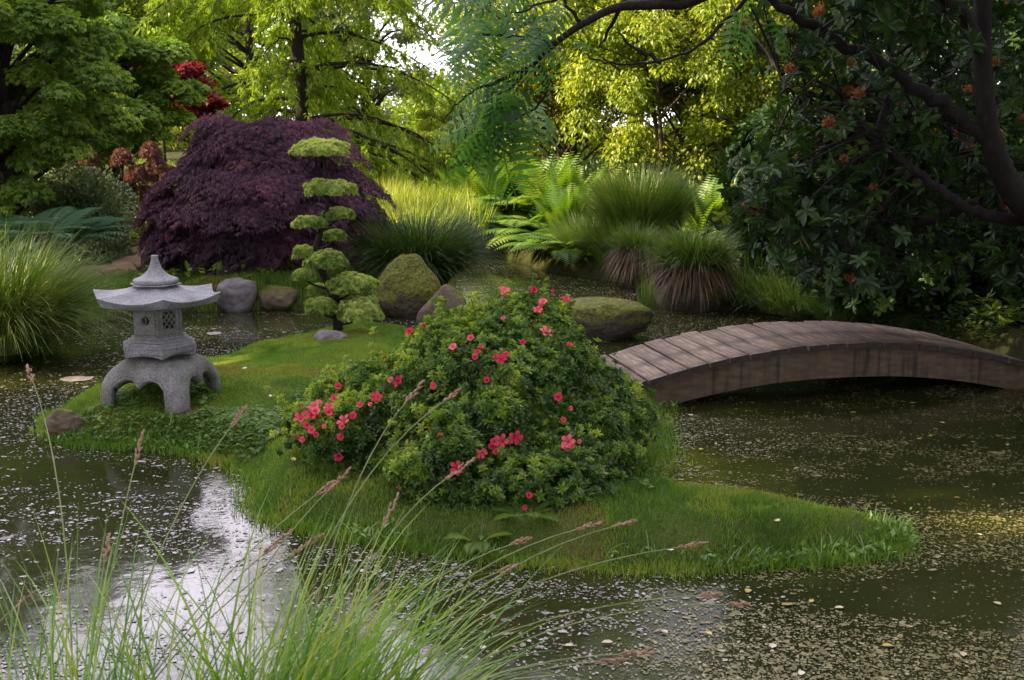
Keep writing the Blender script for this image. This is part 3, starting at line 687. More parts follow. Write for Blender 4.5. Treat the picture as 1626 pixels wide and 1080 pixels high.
# carved platform (six sided)
HR = R(-90 + 20); HS = .88
mb = MB()
def hexgrid(mb, rings, rot, sub=8, dip=None):
    out = []
    for i_, (Rr, z) in enumerate(rings):
        h = hexring(Rr * HS, z, rot); pts = []
        for k in range(6):
            A, B = h[k], h[(k + 1) % 6]
            for s in range(sub):
                t = s / sub; p = A + (B - A) * t
                if dip and dip.get(i_): p = p + np.array([0, 0, dip[i_] * math.sin(PI * t) ** .8])
                pts.append(p)
        out.append(pts)
    mb.grid(np.array(out), smooth=False, wrap=True)
hexgrid(mb, [(.0, .268), (.19, .266), (.275, .272), (.287, .276), (.287, .345), (.28, .352), (.255, .354), (.253, .368), (.225, .371), (.222, .386), (.2, .388), (.198, .40), (.0, .40)], HR, dip={2: .022, 3: .02, 1: .006})
o = mb.build('platform', M['granite'], lan)
mb = MB()
for k in range(6):
    a0 = HR + (k + .5) * PI / 3; nrm = np.array([math.cos(a0), math.sin(a0), 0]); tg = np.array([-nrm[1], nrm[0], 0]); ap = .287 * HS * math.cos(PI / 6)
    W2 = .103
    fr = [(-W2, .302), (W2, .302), (W2, .34), (-W2, .34), (-W2, .302)]
    mb.tube([nrm * ap + tg * a_ + np.array([0, 0, b_]) for a_, b_ in fr], .0052, 4)
    for q in range(4): # petals of relief
        for (cx_, cz_, sx_, sz_) in ([(-.07, .313, .028, .009), (-.025, .323, .017, .013), (.0, .316, .014, .011), (.05, .314, .035, .009), (.085, .322, .02, .008), (-.1, .318, .015, .006)][q::4]):
            uu, vv = np.meshgrid(np.linspace(0, 2 * PI, 12, endpoint=False), np.linspace(0, PI, 7))
            S = np.stack([np.cos(uu) * np.sin(vv), np.sin(uu) * np.sin(vv), np.cos(vv)], -1)
            V = nrm * (ap - .001) + S[..., 0:1] * sx_ * .88 * tg + S[..., 1:2] * .012 * nrm + (S[..., 2:3] * sz_ + cz_) * np.array([0, 0, 1])
            mb.grid(V, wrap=True)
mb.build('carved_relief', M['granite'], lan)
# firebox with real openings
FR, z0, z1 = .170, .40, .607
mb = MB()
for k in range(6):
    mbl = MB()
    a0 = HR + R(-5) + (k + .5) * PI / 3; nrm = np.array([math.cos(a0), math.sin(a0), 0]); tg = np.array([-nrm[1], nrm[0], 0]); ap = FR * math.cos(PI / 6)
    hw = FR / 2; zc = (z0 + z1) / 2 + .008
    def Q(u_, w_, o_): return nrm * (ap + o_) + tg * u_ + np.array([0, 0, w_])
    n = 32; th = (np.arange(n) + .5) * 2 * PI / n
    rect = []
    for t_ in th:
        c_, s_ = math.cos(t_), math.sin(t_); hh = (z1 - z0) / 2
        kx = min(hw / abs(c_) if abs(c_) > 1e-6 else 9, hh / abs(s_) if abs(s_) > 1e-6 else 9); rect.append((c_ * kx, (z0 + z1) / 2 + s_ * kx))
    if k % 2 == 1: hole = [(.028 * math.cos(t_), zc + .028 * math.sin(t_)) for t_ in th]
    else:
        hole = []
        for t_ in th:
            c_, s_ = math.cos(t_), math.sin(t_); kx = min(.045 / max(abs(c_), 1e-6), .058 / max(abs(s_), 1e-6)); hole.append((c_ * kx, zc + s_ * kx))
    V = np.array([[Q(*r_, 0) for r_ in rect], [Q(*r_, 0) for r_ in hole], [Q(*r_, -.022) for r_ in hole], [Q(*r_, -.022) for r_ in rect]])
    mb.grid(V, smooth=False, wrap=True)
    W2, za, zb = hw * .82, z0 + .018, z1 - .02
    mb.tube([Q(*q_, 0) for q_ in ((-W2, za), (W2, za), (W2, zb), (-W2, zb), (-W2, za))], .003, 4)
    if k % 2 == 1:
        mb.tube([Q(.036 * math.cos(t_), zc + .036 * math.sin(t_), 0) for t_ in list(th) + [th[0]]], .0035, 5)
        # crescent plate partly closing the round opening
        mbl.tube([Q(-.012 + .012 * math.cos(t_), zc - .004 + .02 * math.sin(t_), -.012) for t_ in np.linspace(-1.2, 1.4, 9)], .006, 6)
    else:
        for sg in (-1, 1):
            for c0 in (-.07, -.035, 0, .035, .07):
                pts = []
                for t_ in np.linspace(-.12, .12, 41):
                    u_, w_ = t_, sg * t_ * 1.25 + c0 * 1.25
                    if abs(u_) < .046 and abs(w_) < .059: pts.append(Q(u_, zc + w_, -.004))
                if len(pts) > 2: mbl.tube([pts[0], pts[-1]], .0042, 4)
    mbl.build('crescent' if k % 2 else 'lattice', M['granite_low'], lan)
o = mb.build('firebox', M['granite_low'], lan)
# roof
mb = MB(); sub = 14; RR = .44; tops = []
rr_seq = np.array([.0, .18, .26, .34, .45, .56, .67, .77, .86, .93, .98, 1.0])
rot = HR + R(2)
def hexp(s):
    k = int(s // sub) % 6; t = (s % sub) / sub; A, B = hexring(1, 0, rot)[k], hexring(1, 0, rot)[(k + 1) % 6]; return (A + (B - A) * t), abs(2 * t - 1)
rows = []
for t in rr_seq:
    row = []
    for s in range(6 * sub):
        d_, cn_ = hexp(s)
        zz = .736 - .010 * (t / .3) ** 2 if t < .3 else .726 - .076 * (((t - .3) / .7) ** .72)
        zz += (.040 * cn_ ** 2.2 + .0) * max(0, (t - .35) / .65) ** 2.0
        rad = t * RR * (1 - .035 * (1 - cn_ ** 2) * t)
        row.append([d_[0] * rad, d_[1] * rad, zz])
    rows.append(row)
for rr_, zb in ((.985, None), (.93, .615), (.9, .609), (.5, .607), (.0, .607)):
    row = []
    for s in range(6 * sub):
        d_, cn_ = hexp(s)
        z_ = (rows[11][s][2] - .012) if zb is None else zb + .012 * cn_ ** 3 * (rr_ > .6)
        rad = rr_ * RR * (1 - .035 * (1 - cn_ ** 2)); row.append([d_[0] * rad, d_[1] * rad, z_])
    rows.append(row)
mb.grid(np.array(rows), wrap=True, smooth=False)
# little dentil blocks under the eave
for k in range(6):
    a0 = HR + R(-5) + (k + .5) * PI / 3; nrm = np.array([math.cos(a0), math.sin(a0), 0]); tg = np.array([-nrm[1], nrm[0], 0])
    for q in (-2, -1, 0, 1, 2): c = nrm * .156 + tg * q * .031; mb.box((c[0], c[1], .6), (.02, .018, .018), a0)
mb.build('roof', M['granite'], lan)
mb = MB()
lathe(mb, [(.0, .757), (.158, .757), (.17, .762), (.168, .767), (.12, .768)], 6)
lathe(mb, [(.1, .764), (.134, .768), (.142, .776), (.143, .79), (.138, .80), (.125, .806), (.10, .815), (.078, .83), (.058, .85), (.042, .875), (.031, .905), (.024, .935), (.022, .958), (.024, .964), (.02, .969), (.0, .969)], 44)
mb.build('finial', M['granite'], lan)

for ch in lan.children:
    if ch.name.split('.')[0] in ('platform', 'carved_relief', 'firebox', 'lattice', 'crescent', 'roof'): ch.location.z = .052
    if ch.name.startswith('finial'): ch.scale.z = .9; ch.location.z = .052 + .728 - .757 * .9
# ================================================================== FOOTBRIDGE
A0 = np.array([.52, 7.72]); B0 = np.array([4.28, 8.55])
ax = (B0 - A0); SPAN = np.linalg.norm(ax); ax /= SPAN; nrm2 = np.array([-ax[1], ax[0]])
br = empty('footbridge', (A0[0], A0[1], 0), 'weathered wooden plank footbridge arching low from the island to the right bank', 'bridge', rz=math.atan2(ax[1], ax[0]))
def deck_z(s): return .07 + .345 * (1 - ((s - SPAN / 2) / (SPAN / 2)) ** 2)
NP = 26; pit = SPAN / NP; BW = .93
for k in range(NP):
    s = (k + .5) * pit; sl = math.atan2(deck_z(s + .05) - deck_z(s - .05), .1)
    mb = MB(); wv = pit * (.455 + .015 * rng.random()) * (1 / math.cos(sl)); th = .042
    ys = np.linspace(-.02, BW + .02 + rng.normal() * .006, 5) + rng.normal() * .008
    # bevelled cross-section
    sec = np.array([(-wv, 0), (-wv, th - .005), (-wv + .005, th), (wv - .005, th), (wv, th - .005), (wv, 0)])
    V = np.array([[[c_[0] + rng.normal() * .0006, y_, c_[1] + rng.normal() * .0007] for c_ in sec] for y_ in ys])
    mb.grid(V, smooth=False, rnd=rng.random(), wrap=True)
    r_ = mb.r[-1][0]
    mb.add(V[0], [[5, 4, 3, 2, 1, 0]], r_, mi=1); mb.add(V[-1], [[0, 1, 2, 3, 4, 5]], r_, mi=1)
    for yy in (.06, BW - .06):
        for xx in (-.03, .03):
            a_ = np.arange(6) * PI / 3; c_ = np.array([xx + rng.normal() * .004, yy + rng.normal() * .004, th + .0015]); mb.add(c_ + np.stack([np.cos(a_) * .0048, np.sin(a_) * .0048, a_ * 0], 1), [[0, 1, 2, 3, 4, 5]], .5, mi=2)
    o = mb.build('plank', [M['wood'], M['wood_end'], M['nail']], br); o.location = (s, 0, deck_z(s) - th); o.rotation_euler = (rng.normal() * .003, -sl, rng.normal() * .004)
for y0 in (.03, BW / 2 - .03, BW - .09):
    mb = MB(); ss = np.linspace(.04, SPAN - .04, 40); rows = []
    for s in ss:
        zt = deck_z(s) - .043; zb = max(zt - .19 - .03 * (1 - abs(2 * s / SPAN - 1)), -.05)
        zb = min(zb, zt - .03)
        rows.append([[s, y0, zb], [s, y0, zt], [s, y0 + .06, zt], [s, y0 + .06, zb]])
    mb.grid(np.array(rows), smooth=False, wrap=True); mb.add(np.array(rows[0]), [[0, 1, 2, 3]]); mb.add(np.array(rows[-1]), [[3, 2, 1, 0]])
    mb.build('beam', M['beam'], br)

# ================================================================== AZALEA
def ell_hit(o_, d_, C, Rv):
    oc = (o_ - C) / Rv; dd = d_ / Rv; A = dd @ dd; B = 2 * oc @ dd; Cc = oc @ oc - 1; D = B * B - 4 * A * Cc
    return None if D < 0 else (-B - math.sqrt(D)) / (2 * A)
LOB = [((-.05, 6.15, .42), (.6, .66, .5)), ((.33, 6.2, .28), (.35, .55, .38)), ((-.5, 6.2, .34), (.42, .5, .36)), ((.12, 5.75, .27), (.42, .36, .3)),
       ((.42, 6.25, .3), (.24, .4, .26)), ((-.82, 6.1, .34), (.26, .28, .17)), ((-.98, 6.0, .33), (.15, .2, .11)), ((-.3, 5.75, .28), (.38, .36, .28)),
       ((.08, 6.2, .75), (.32, .36, .28)), ((-.28, 6.2, .62), (.3, .36, .25)), ((.34, 5.9, .22), (.28, .3, .24)), ((.24, 6.3, .5), (.24, .3, .22)), ((-.6,6.4,.5),(.22,.26,.16)), ((.60,6.1,.36),(.12,.18,.09)), ((-.68, 5.9, .22), (.2, .2, .14))]
LOB += [((.12, 5.5, .2), (.4, .3, .2)), ((-.3, 5.55, .18), (.3, .25, .2)), ((.36, 5.65, .16), (.26, .25, .2)), ((-.62, 6.3, .42), (.25, .3, .2))]
LOB = [(np.array(c) , np.array(r)) for c, r in LOB]
_big = LOB[:11]
for k in range(95):
    c, r = _big[rng.integers(0, 11)]; d = rdir(1)[0]; d[2] = abs(d[2]); d[1] -= .3; d = unit(d); q = .07 + .09 * rng.random(); p_n = c + d * r * (.90 + .06 * rng.random())
    if p_n[2] > .2 and all(np.linalg.norm((p_n - c2) / r2) > .9 for c2, r2 in LOB[:15]): LOB.append((p_n, np.array([q, q, q * .75])))
az = empty('azalea_bush', (-.05, 6.1, hi(-.05, 6.1)), 'sprawling green azalea bush with scattered coral pink flowers on the island', 'bush')
OR = np.array(az.location)
mb = MB()
Pn, Nn = [], []
for c, r in LOB:
    n = int((6000 if r[0] > .17 else 11000) * (r[0] * r[1] + r[0] * r[2] + r[1] * r[2])); d = rdir(n); bump = (vnoise(c + d * r, 4.5) - .5) * .75 + (vnoise(c + d * r, 12) - .5) * .4
    sh = 1 + bump * .55 - rng.random(n) ** 2 * .35
    P = c + d * r * sh[:, None]; Pn.append(P); Nn.append(unit(d / r))
Pn = np.concatenate(Pn); Nn = np.concatenate(Nn)
deep = np.zeros(len(Pn))
for c, r in LOB: deep = np.maximum(deep, 1 - np.linalg.norm((Pn - c) / r, axis=1))
ok = (deep < .3) & (Pn[:, 2] > .17)
Pn, Nn = Pn[ok], Nn[ok]; n = len(Pn)
dirs = unit(Nn * .9 + rdir(n) * .45 + [0, 0, .45])
growth_light = np.clip(-.13 + .75 * rng.random(n) + .5 * (vnoise(Pn, 5) - .45) + .3 * Nn[:, 2] - .25 * Pn[:, 0], 0, 1)  # random new growth, plus light from the upper left put into leaf colour
mb.scatter(ROS_A, Pn, dirs, unit(rdir(n) + 1e-3), .031 * (.7 + .6 * rng.random(n)), rnd=growth_light)
_sel = rng.integers(0, n, 420); _tw = MB()
for i in _sel:
    d0 = dirs[i]; Lt = .05 + .11 * rng.random(); s0 = Pn[i]; e = s0 + d0 * Lt + rng.normal(0, .015, 3); _tw.tube([s0 - d0 * .05, (s0 + e) / 2, e], .0018, 4)
    k = 5; q = s0 + (e - s0) * np.linspace(.3, 1, k)[:, None] + rng.normal(0, .012, (k, 3)); mb.scatter(ROS_A, q, unit(np.tile(d0, (k, 1)) + rdir(k) * .6), rdir(k), .026 * (.7 + .6 * rng.random(k)), rnd=np.clip(growth_light[i] + .15 * rng.random(k), 0, 1))
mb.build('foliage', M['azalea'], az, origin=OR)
mb = _tw
root = np.array([-.05, 6.15, .12])
for i in range(150):
    c, r = LOB[i % len(LOB)]; e = c + rdir(1)[0] * r * .85
    if e[2] < .12: e[2] = .14
    s0 = root + rng.normal(0, .07, 3) * [1, 1, 0]
    mid = (s0 + e) / 2 + [0, 0, .12] + rng.normal(0, .05, 3); mb.tube(bez(s0, mid, e, 8), np.linspace(.011, .0025, 8), 5)
for i in range(26):   # bare wisps poking out
    c, r = LOB[rng.integers(0, 5)]; d = unit(rdir(1)[0] * [1, 1, .5] + [0, -.6, 0]); s0 = c + d * r * .9; e = c + d * r * 1.22 + [0, 0, -.05]; mb.tube(bez(s0, (s0 + e) / 2 + rng.normal(0, .03, 3), e, 6), .0016, 4)
mb.build('branches', M['bark_pale'], az, origin=OR)
# flower template
def flower_mesh(name, parts=5, sz=.034, open_=.75):
    mb = MB(); r = rng
    for k in range(parts):
        a = 2 * PI * k / parts; d = np.array([math.cos(a), math.sin(a), 0]); tg = np.array([-d[1], d[0], 0]); up = np.array([0, 0, 1])
        prof = [(.004, -.018, .004), (.012, 0, .007), (.022, .006, .0115), (.032, .006, .009), (.037, .005, .001)]
        rows = []
        for (rr_, zz, ww) in prof:
            q = sz / .034; c = d * rr_ * q * open_ + up * zz * q * 1.1
            rows.append([c - tg * ww * q + up * .003, c, c + tg * ww * q + up * .003])
        mb.grid(np.array(rows))
    for k in range(5):
        a = k * 1.25; e = np.array([math.cos(a) * .008, math.sin(a) * .008, .026]); mb.tube([[0, 0, -.01], e * .5, e], .0009, 4)
    o = mb.build(name, [M['petal']]); return o
fl_px = [(801,462),(847,467),(876,466),(861,485),(853,497),(895,481),(799,512),(676,523),(650,528),(749,542),(765,556),(829,549),(865,533),(902,553),(787,571),(803,567),(722,556),(755,571),(626,606),(638,608),(692,615),(774,606),(884,632),(902,649),(890,667),
 (536,618),(534,637),(501,646),(484,650),(478,660),(502,658),(522,652),(490,677),(503,690),(484,696),(601,633),(592,645),(576,645),(559,660),(545,681),(543,694),(538,721),(515,679),(817,693),(782,706),(793,712),(789,723),(760,719),(797,699),(900,703),(917,703),(896,717),(725,739),(840,787),(834,806),
 (802,472),(856,490),(500,652),(496,663),(508,644),(481,668),(497,684),(520,660),(530,655),(547,673),(598,638),(790,716),(785,700),(905,710),(759,563),(796,574)]
o_ = np.array([0, 0, CZ]); protos = [flower_mesh('flower', sz=s, open_=q) for s, q in ((.036, 1.0), (.033, .7), (.03, .5))]
for i, (x, y) in enumerate(fl_px):
    d = ray(x, y); best = None
    for c, r in LOB:
        t = ell_hit(o_, d, c, r * 1.15)
        if t and (best is None or t < best[0]): best = (t, c, r)
    if best is None:
        t = min(((np.linalg.norm(np.cross(c - o_, unit(d))) - r.mean(), c @ unit(d) / np.linalg.norm(d)*1.0, c, r) for c, r in LOB), key=lambda q: q[0]); c, r = t[2], t[3]
        tt = ((c - o_) @ d) / (d @ d); P = o_ + d * tt; P = c + (P - c) * min(1.0, 1.12 / np.linalg.norm((P - c) / r)); nn = unit((P - c) / r ** 2)
    else: P = o_ + d * best[0]; nn = unit((P - best[1]) / best[2] ** 2)
    P[2] = max(P[2], .2)
    f = protos[i] if i < 3 else protos[int(rng.integers(0, 3))].copy()
    if i >= 3: COL.objects.link(f)
    f.parent = az; f.location = P + nn * .02 - unit(d) * .03 - OR
    f.rotation_euler = Vector(unit(nn * 1.0 + rng.normal(0, .35, 3) + np.array([0, -.35, .15]))).to_track_quat('Z', 'Y').to_euler(); s = .65 + .4 * rng.random(); f.scale = (s, s, s)

mb = MB(); m = 14; d = rdir(m); mb.scatter(LEAF1, d * .003, unit(d + [0, 0, .9]), rdir(m), .022); fb = mb.build('faded_bloom', M['spent'], az)
_k = np.where((Pn[:, 2] > .25) & (Nn[:, 1] < .1))[0]
for i, j in enumerate(rng.choice(_k, 34, replace=False)):
    f = fb if i == 0 else fb.copy()
    if i: COL.objects.link(f)
    f.parent = az; f.location = Pn[j] + Nn[j] * .035 - OR; f.rotation_euler = Vector(Nn[j]).to_track_quat('Z', 'Y').to_euler(); q = .7 + .5 * rng.random(); f.scale = (q, q, q)
# ================================================================== CLOUD PRUNED TREE
BY = 9.9
bt = pd(537, 522, BY); bt[2] = hi(bt[0], bt[1])
cl = empty('cloud_pruned_tree', bt, 'slim cloud pruned tree with stacked pale green foliage pads on the island', 'tree')
def bp_(x, y, dY=0): return pd(440 + x / 3, 200 + y / 3, BY + dY)
mb = MB()
tr = spline([bt - [0, 0, .05], bp_(283, 860), bp_(262, 790), bp_(228, 720), bp_(192, 650), bp_(184, 590), bp_(205, 510), bp_(235, 400), bp_(236, 280), bp_(222, 140)], 5)
mb.tube(tr, np.linspace(.045, .012, len(tr)), 8)
pads = [(210, 118, 250, 85, 0), (250, 305, 215, 88, 0), (295, 425, 135, 55, .05), (155, 465, 145, 58, -.05), (275, 528, 90, 52, .1), (135, 612, 130, 62, .05), (240, 650, 180, 92, -.12),
        (125, 716, 95, 62, 0), (360, 765, 222, 112, -.05), (200, 790, 100, 62, .15), (212, 868, 140, 85, -.08), (400, 890, 205, 122, -.15)]
for (x, y, w, h, dy) in pads:
    c = bp_(x, y + h * .2, dy); j = np.argmin(np.abs(tr[:, 2] - (c[2] - .08))); mb.tube(bez(tr[j], (tr[j] + c) / 2 - [0, 0, .04], c, 6), np.linspace(.016, .006, 6), 6)
mb.build('trunk', M['bark'], cl, origin=bt)
for i, (x, y, w, h, dy) in enumerate(pads):
    c = bp_(x, y, dy); sc = 1 / 3 / (FPX / (BY * cp + .3)); rx, rz = w * sc / 2 * 1.0, h * sc / 2 * 1.22
    mb = MB(); n = int(520 + 42000 * rx * rx); d = rdir(n); d[:, 2] = np.where(d[:, 2] < -.25, -d[:, 2] * .6, d[:, 2])
    rv = np.array([rx, rx * .75, rz]); sh = .8 + .25 * rng.random(n) + (vnoise(c + d * rv, 17) - .5) * .5
    P = c + d * rv * sh[:, None] - [0, 0, rz * .1]
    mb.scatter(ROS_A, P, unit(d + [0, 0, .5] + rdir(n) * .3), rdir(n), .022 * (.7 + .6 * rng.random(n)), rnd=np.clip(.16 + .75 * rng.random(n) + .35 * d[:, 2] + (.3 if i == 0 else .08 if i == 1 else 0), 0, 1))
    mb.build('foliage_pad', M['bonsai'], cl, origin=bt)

# ================================================================== SEDGES AND GRASSES
def tuft(name, base, label, n, L, w, spread=.18, lean=(.05, .6), bend=(.5, 1.6), mat='sedge_far', K=6, hf=None, cat='grass clump', dead=None, group=None):
    b = np.array(base, float); root = empty(name, b, label, cat, group)
    mb = MB(); a = rng.random(n) * 2 * PI; r = spread * np.sqrt(rng.random(n))
    P = np.stack([r * np.cos(a), r * np.sin(a), np.zeros(n) - .02], 1)
    az_ = a + rng.normal(0, .5, n); le = lean[0] + (lean[1] - lean[0]) * rng.random(n) ** .8; be = bend[0] + (bend[1] - bend[0]) * rng.random(n)
    blades(mb, P, az_, le, be, L * (.6 + .5 * rng.random(n)), w * (.7 + .6 * rng.random(n)), K)
    mb.build('blades', M[mat], root)
    if dead:
        mb = MB(); n = dead[0]; a = rng.random(n) * 2 * PI; P = np.stack([dead[2] * np.cos(a), dead[2] * np.sin(a), np.full(n, dead[3])], 1)
        blades(mb, P * [1, 1, .8 + 0 * 1], a + rng.normal(0, .3, n), 1.2 + rng.random(n) * .4, .9 + rng.random(n) * .8, dead[1] * (.6 + .5 * rng.random(n)), w * 1.1, 5)
        mb.build('dead_blades', M['deadgrass'], root)
    return root
# left bank sedge, big dark clump, mid reeds
p = px(2, 552, .1); tuft('sedge_clump', p, 'large arching green sedge clump on the left bank at the frame edge', 5200, 1.2, .009, .3, (.05, .75), (.5, 1.7), 'sedge_far')
p = px(-90, 520, .1); tuft('sedge_clump', p, 'arching sedge clump at the far left behind the larger sedge', 2600, 1.2, .01, .3)
p = px(55, 505, .2); tuft('sedge_clump', p, 'low pale sedge clump between the big left sedge and the lawn strip', 1500, .6, .009, .25)
p = px(665, 462, .1); tuft('grass_clump', p, 'dark green fountain grass clump behind the tall pointed boulder', 5200, 1.15, .010, .25, (.02, .6), (.4, 1.9), 'dark_green')
p = px(1015, 424, .1); tuft('grass_clump', p, 'tall upright green grass clump on the far bank behind the tussocks', 6000, 1.4, .011, .28, (.0, .26), (.15, 1.2), 'sedge_far')
p = px(935, 424, .05); tuft('grass_clump', p, 'yellow green grass clump between the ferns and the tallest grass clump', 2600, .85, .010, .22, (0, .4), (.3, 1.6))
p = px(985, 436, .05); tuft('grass_clump', p, 'straw tinted grass clump falling to the water left of the leaning tussock', 2200, 1.0, .010, .22, (0, .35), (.3, 1.8))
# tussocks
def tussock(x, y, r, h, L, label, nb=2600):
    p = px(x, y, 0); root = empty('grass_tussock', p, label, 'tussock')
    mb = MB(); u_ = np.linspace(0, 2 * PI, 40, endpoint=False); v_ = np.linspace(0, PI, 22); U, V = np.meshgrid(u_, v_)
    D = np.stack([np.sin(V) * np.cos(U), np.sin(V) * np.sin(U), np.cos(V)], -1); q = 1 + (vnoise(D, 4) - .5) * .35
    mb.grid(D * q[..., None] * np.array([r * .86, r * .86, h * .62]) + [0, 0, h * .42], wrap=True); mb.build('root_mass', M['rock_moss'], root)
    mb = MB(); n = 1500; a = rng.random(n) * 2 * PI; ph = rng.random(n) * .9 + .15
    P = np.stack([r * .85 * np.sin(ph) * np.cos(a), r * .85 * np.sin(ph) * np.sin(a), h * .42 + h * .62 * np.cos(ph)], 1)
    blades(mb, P, a + rng.normal(0, .25, n), ph + .5, 2.35 - ph + rng.normal(0, .15, n), h * (.45 + .6 * rng.random(n)), .012, 6, pw=.55)
    mb.build('dead_skirt', M['deadgrass'], root)
    mb = MB(); n = nb; a = rng.random(n) * 2 * PI; rr_ = r * .7 * np.sqrt(rng.random(n)); P = np.stack([rr_ * np.cos(a), rr_ * np.sin(a), np.full(n, h * .98) - rr_ * rr_ * .5 * h / r / r], 1)
    blades(mb, P, a + rng.normal(0, .4, n), rng.random(n) * .9, .3 + rng.random(n) * 1.5, L * (.5 + .6 * rng.random(n)), .009, 5)
    mb.build('blades', M['sedge_far'], root)
tussock(1100, 490, .36, .52, .55, 'round grass tussock with drooping brown skirt standing in the pond')
tussock(1012, 455, .24, .48, .42, 'smaller leaning tussock with orange dead grass beside the round tussock', 1500)
p = px(1026, 512, 0); tuft('horsetail_reeds', p, 'narrow upright dark green reeds at the right end of the broad mossy boulder', 90, .55, .008, .06, (0, .12), (0, .25), 'sedge_far', 3)
for (x, y, l_, n_, lb) in [(1190, 478, .7, 900, 'loose grass at the pond edge right of the round tussock'), (1255, 492, .6, 800, 'dark grass at the pond edge under the hanging rhododendron'),
                       (1340, 503, .5, 800, 'dark low grass just behind the left part of the bridge top'), (1470, 510, .5, 900, 'dark low grass behind the right part of the bridge')]:
    tuft('grass_clump', px(x, y, .08), lb, n_, l_, .010, .3, (.05, .9), (.3, 1.4))
# water-edge sprouts at the right tip of the island
for (x, y, n_, lb) in [(1447, 872, 26, 'small bright green sprout floating beside the right tip of the island'), (1405, 888, 26, 'small leafy sprout in the water just below the island tip'), (1440, 828, 16, 'tiny upright sprout in the water above the island tip')]:
    p = px(x, y, .005); mb = MB(); a = rng.random(n_) * 2 * PI; r_ = .05 * rng.random(n_)
    mb.scatter(LEAF1, np.stack([r_ * np.cos(a), r_ * np.sin(a), .01 + .05 * rng.random(n_)], 1), unit(np.stack([np.cos(a), np.sin(a), rng.random(n_) * 1.2], 1)), np.tile([0, 0, 1.0], (n_, 1)), .022)
    o = mb.build('water_sprout', M['clover']); o.location = p; tag(o, lb, 'plant')

# foreground sedge
def fore(base, n, L, label, lean_dir, stalks, spread=.2):
    b = np.array(base, float); root = empty('foreground_sedge', b, label, 'sedge')
    mb = MB(); a = rng.random(n) * 2 * PI; r = spread * np.sqrt(rng.random(n)); P = np.stack([r * np.cos(a) * 1.5, r * np.sin(a) * .8, np.zeros(n) - .03], 1)
    az_ = np.where(rng.random(n) < .68, lean_dir + rng.normal(0, .55, n), rng.random(n) * 2 * PI)
    blades(mb, P, az_, .05 + .8 * rng.random(n) ** 1.1, .2 + 1.25 * rng.random(n), L * (.5 + .55 * rng.random(n)), .0092 * (.5 + .7 * rng.random(n)), 8, twist=rng.normal(0, .8, n), pw=1.7)
    mb.build('blades', M['sedge'], root)
    mbs = MB(); uu, vv = np.meshgrid(np.linspace(0, 2 * PI, 8, endpoint=False), np.linspace(0, PI, 7)); S = np.stack([np.cos(uu) * np.sin(vv), np.sin(uu) * np.sin(vv), np.cos(vv)], -1)
    for (x, y, Y, bow) in stalks:
        e = pd(x, y, Y); s0 = b + rng.normal(0, .06, 3) * [1, 1, 0]; mid = (s0 * .45 + e * .55) + np.array([(s0[0] - e[0]) * .28, 0, bow])
        c = bez(s0, mid, e, 14); mbs.tube(c, np.linspace(.0032, .0018, 14), 5)
        t = unit(c[-1] - c[-2]); mh = MB(); hl = .065 + .055 * rng.random()
        for k in range(22):
            f = k / 21; w_ = math.sin(PI * (f * .85 + .12)) * .008 + .0015; off = unit(np.cross(t, rdir(1)[0])) * w_ * rng.random() ** .5
            ctr = t * (f - .25) * hl + off; ax_ = unit(t + off * 40); Mx = basis(ax_, rdir(1)[0] + 1e-3)
            Vv = (S * np.array([.0034, .0034, .009])) @ np.array([Mx[:, 0], Mx[:, 2], Mx[:, 1]]) + ctr; mh.grid(Vv, wrap=True)
        o = mh.build('seed_head', M['seed'], root); o.location = e - b
    mbs.build('stalks', M['stalk'], root, origin=b)
gz = .0
fore((-.66, 2.95, gz), 850, 1.0, 'tall foreground sedge with arching blades and brown seed heads leaning right', .35,
     [(650, 632, 3.6, .25), (712, 632, 3.7, .25), (720, 752, 3.6, .22), (820, 862, 3.7, .2), (925, 838, 3.8, .22), (985, 833, 3.9, .22), (1090, 867, 3.8, .25), (1120, 945, 3.6, .25), (1165, 960, 3.7, .3), (800, 905, 3.5, .15), (615, 820, 3.5, .12), (1000, 1038, 3.3, .2), (960, 1050, 3.4, .18), (590, 950, 3.3, .1)], .2)
fore((-1.2, 2.85, gz), 260, .95, 'foreground sedge at the lower left with thinner upright blades', 2.0,
     [(374, 668, 3.7, .15), (218, 722, 3.6, .1), (476, 872, 3.4, .08), (510, 780, 3.6, .1), (168, 880, 3.4, .1), (430, 870, 3.3, .05), (50, 600, 3.8, .2), (530, 770, 3.5, .1)], .2)
fore((-1.8, 2.85, gz), 70, .9, 'sparse foreground sedge at the left frame edge', 2.2, [(30, 960, 3.3, .1)], .2)

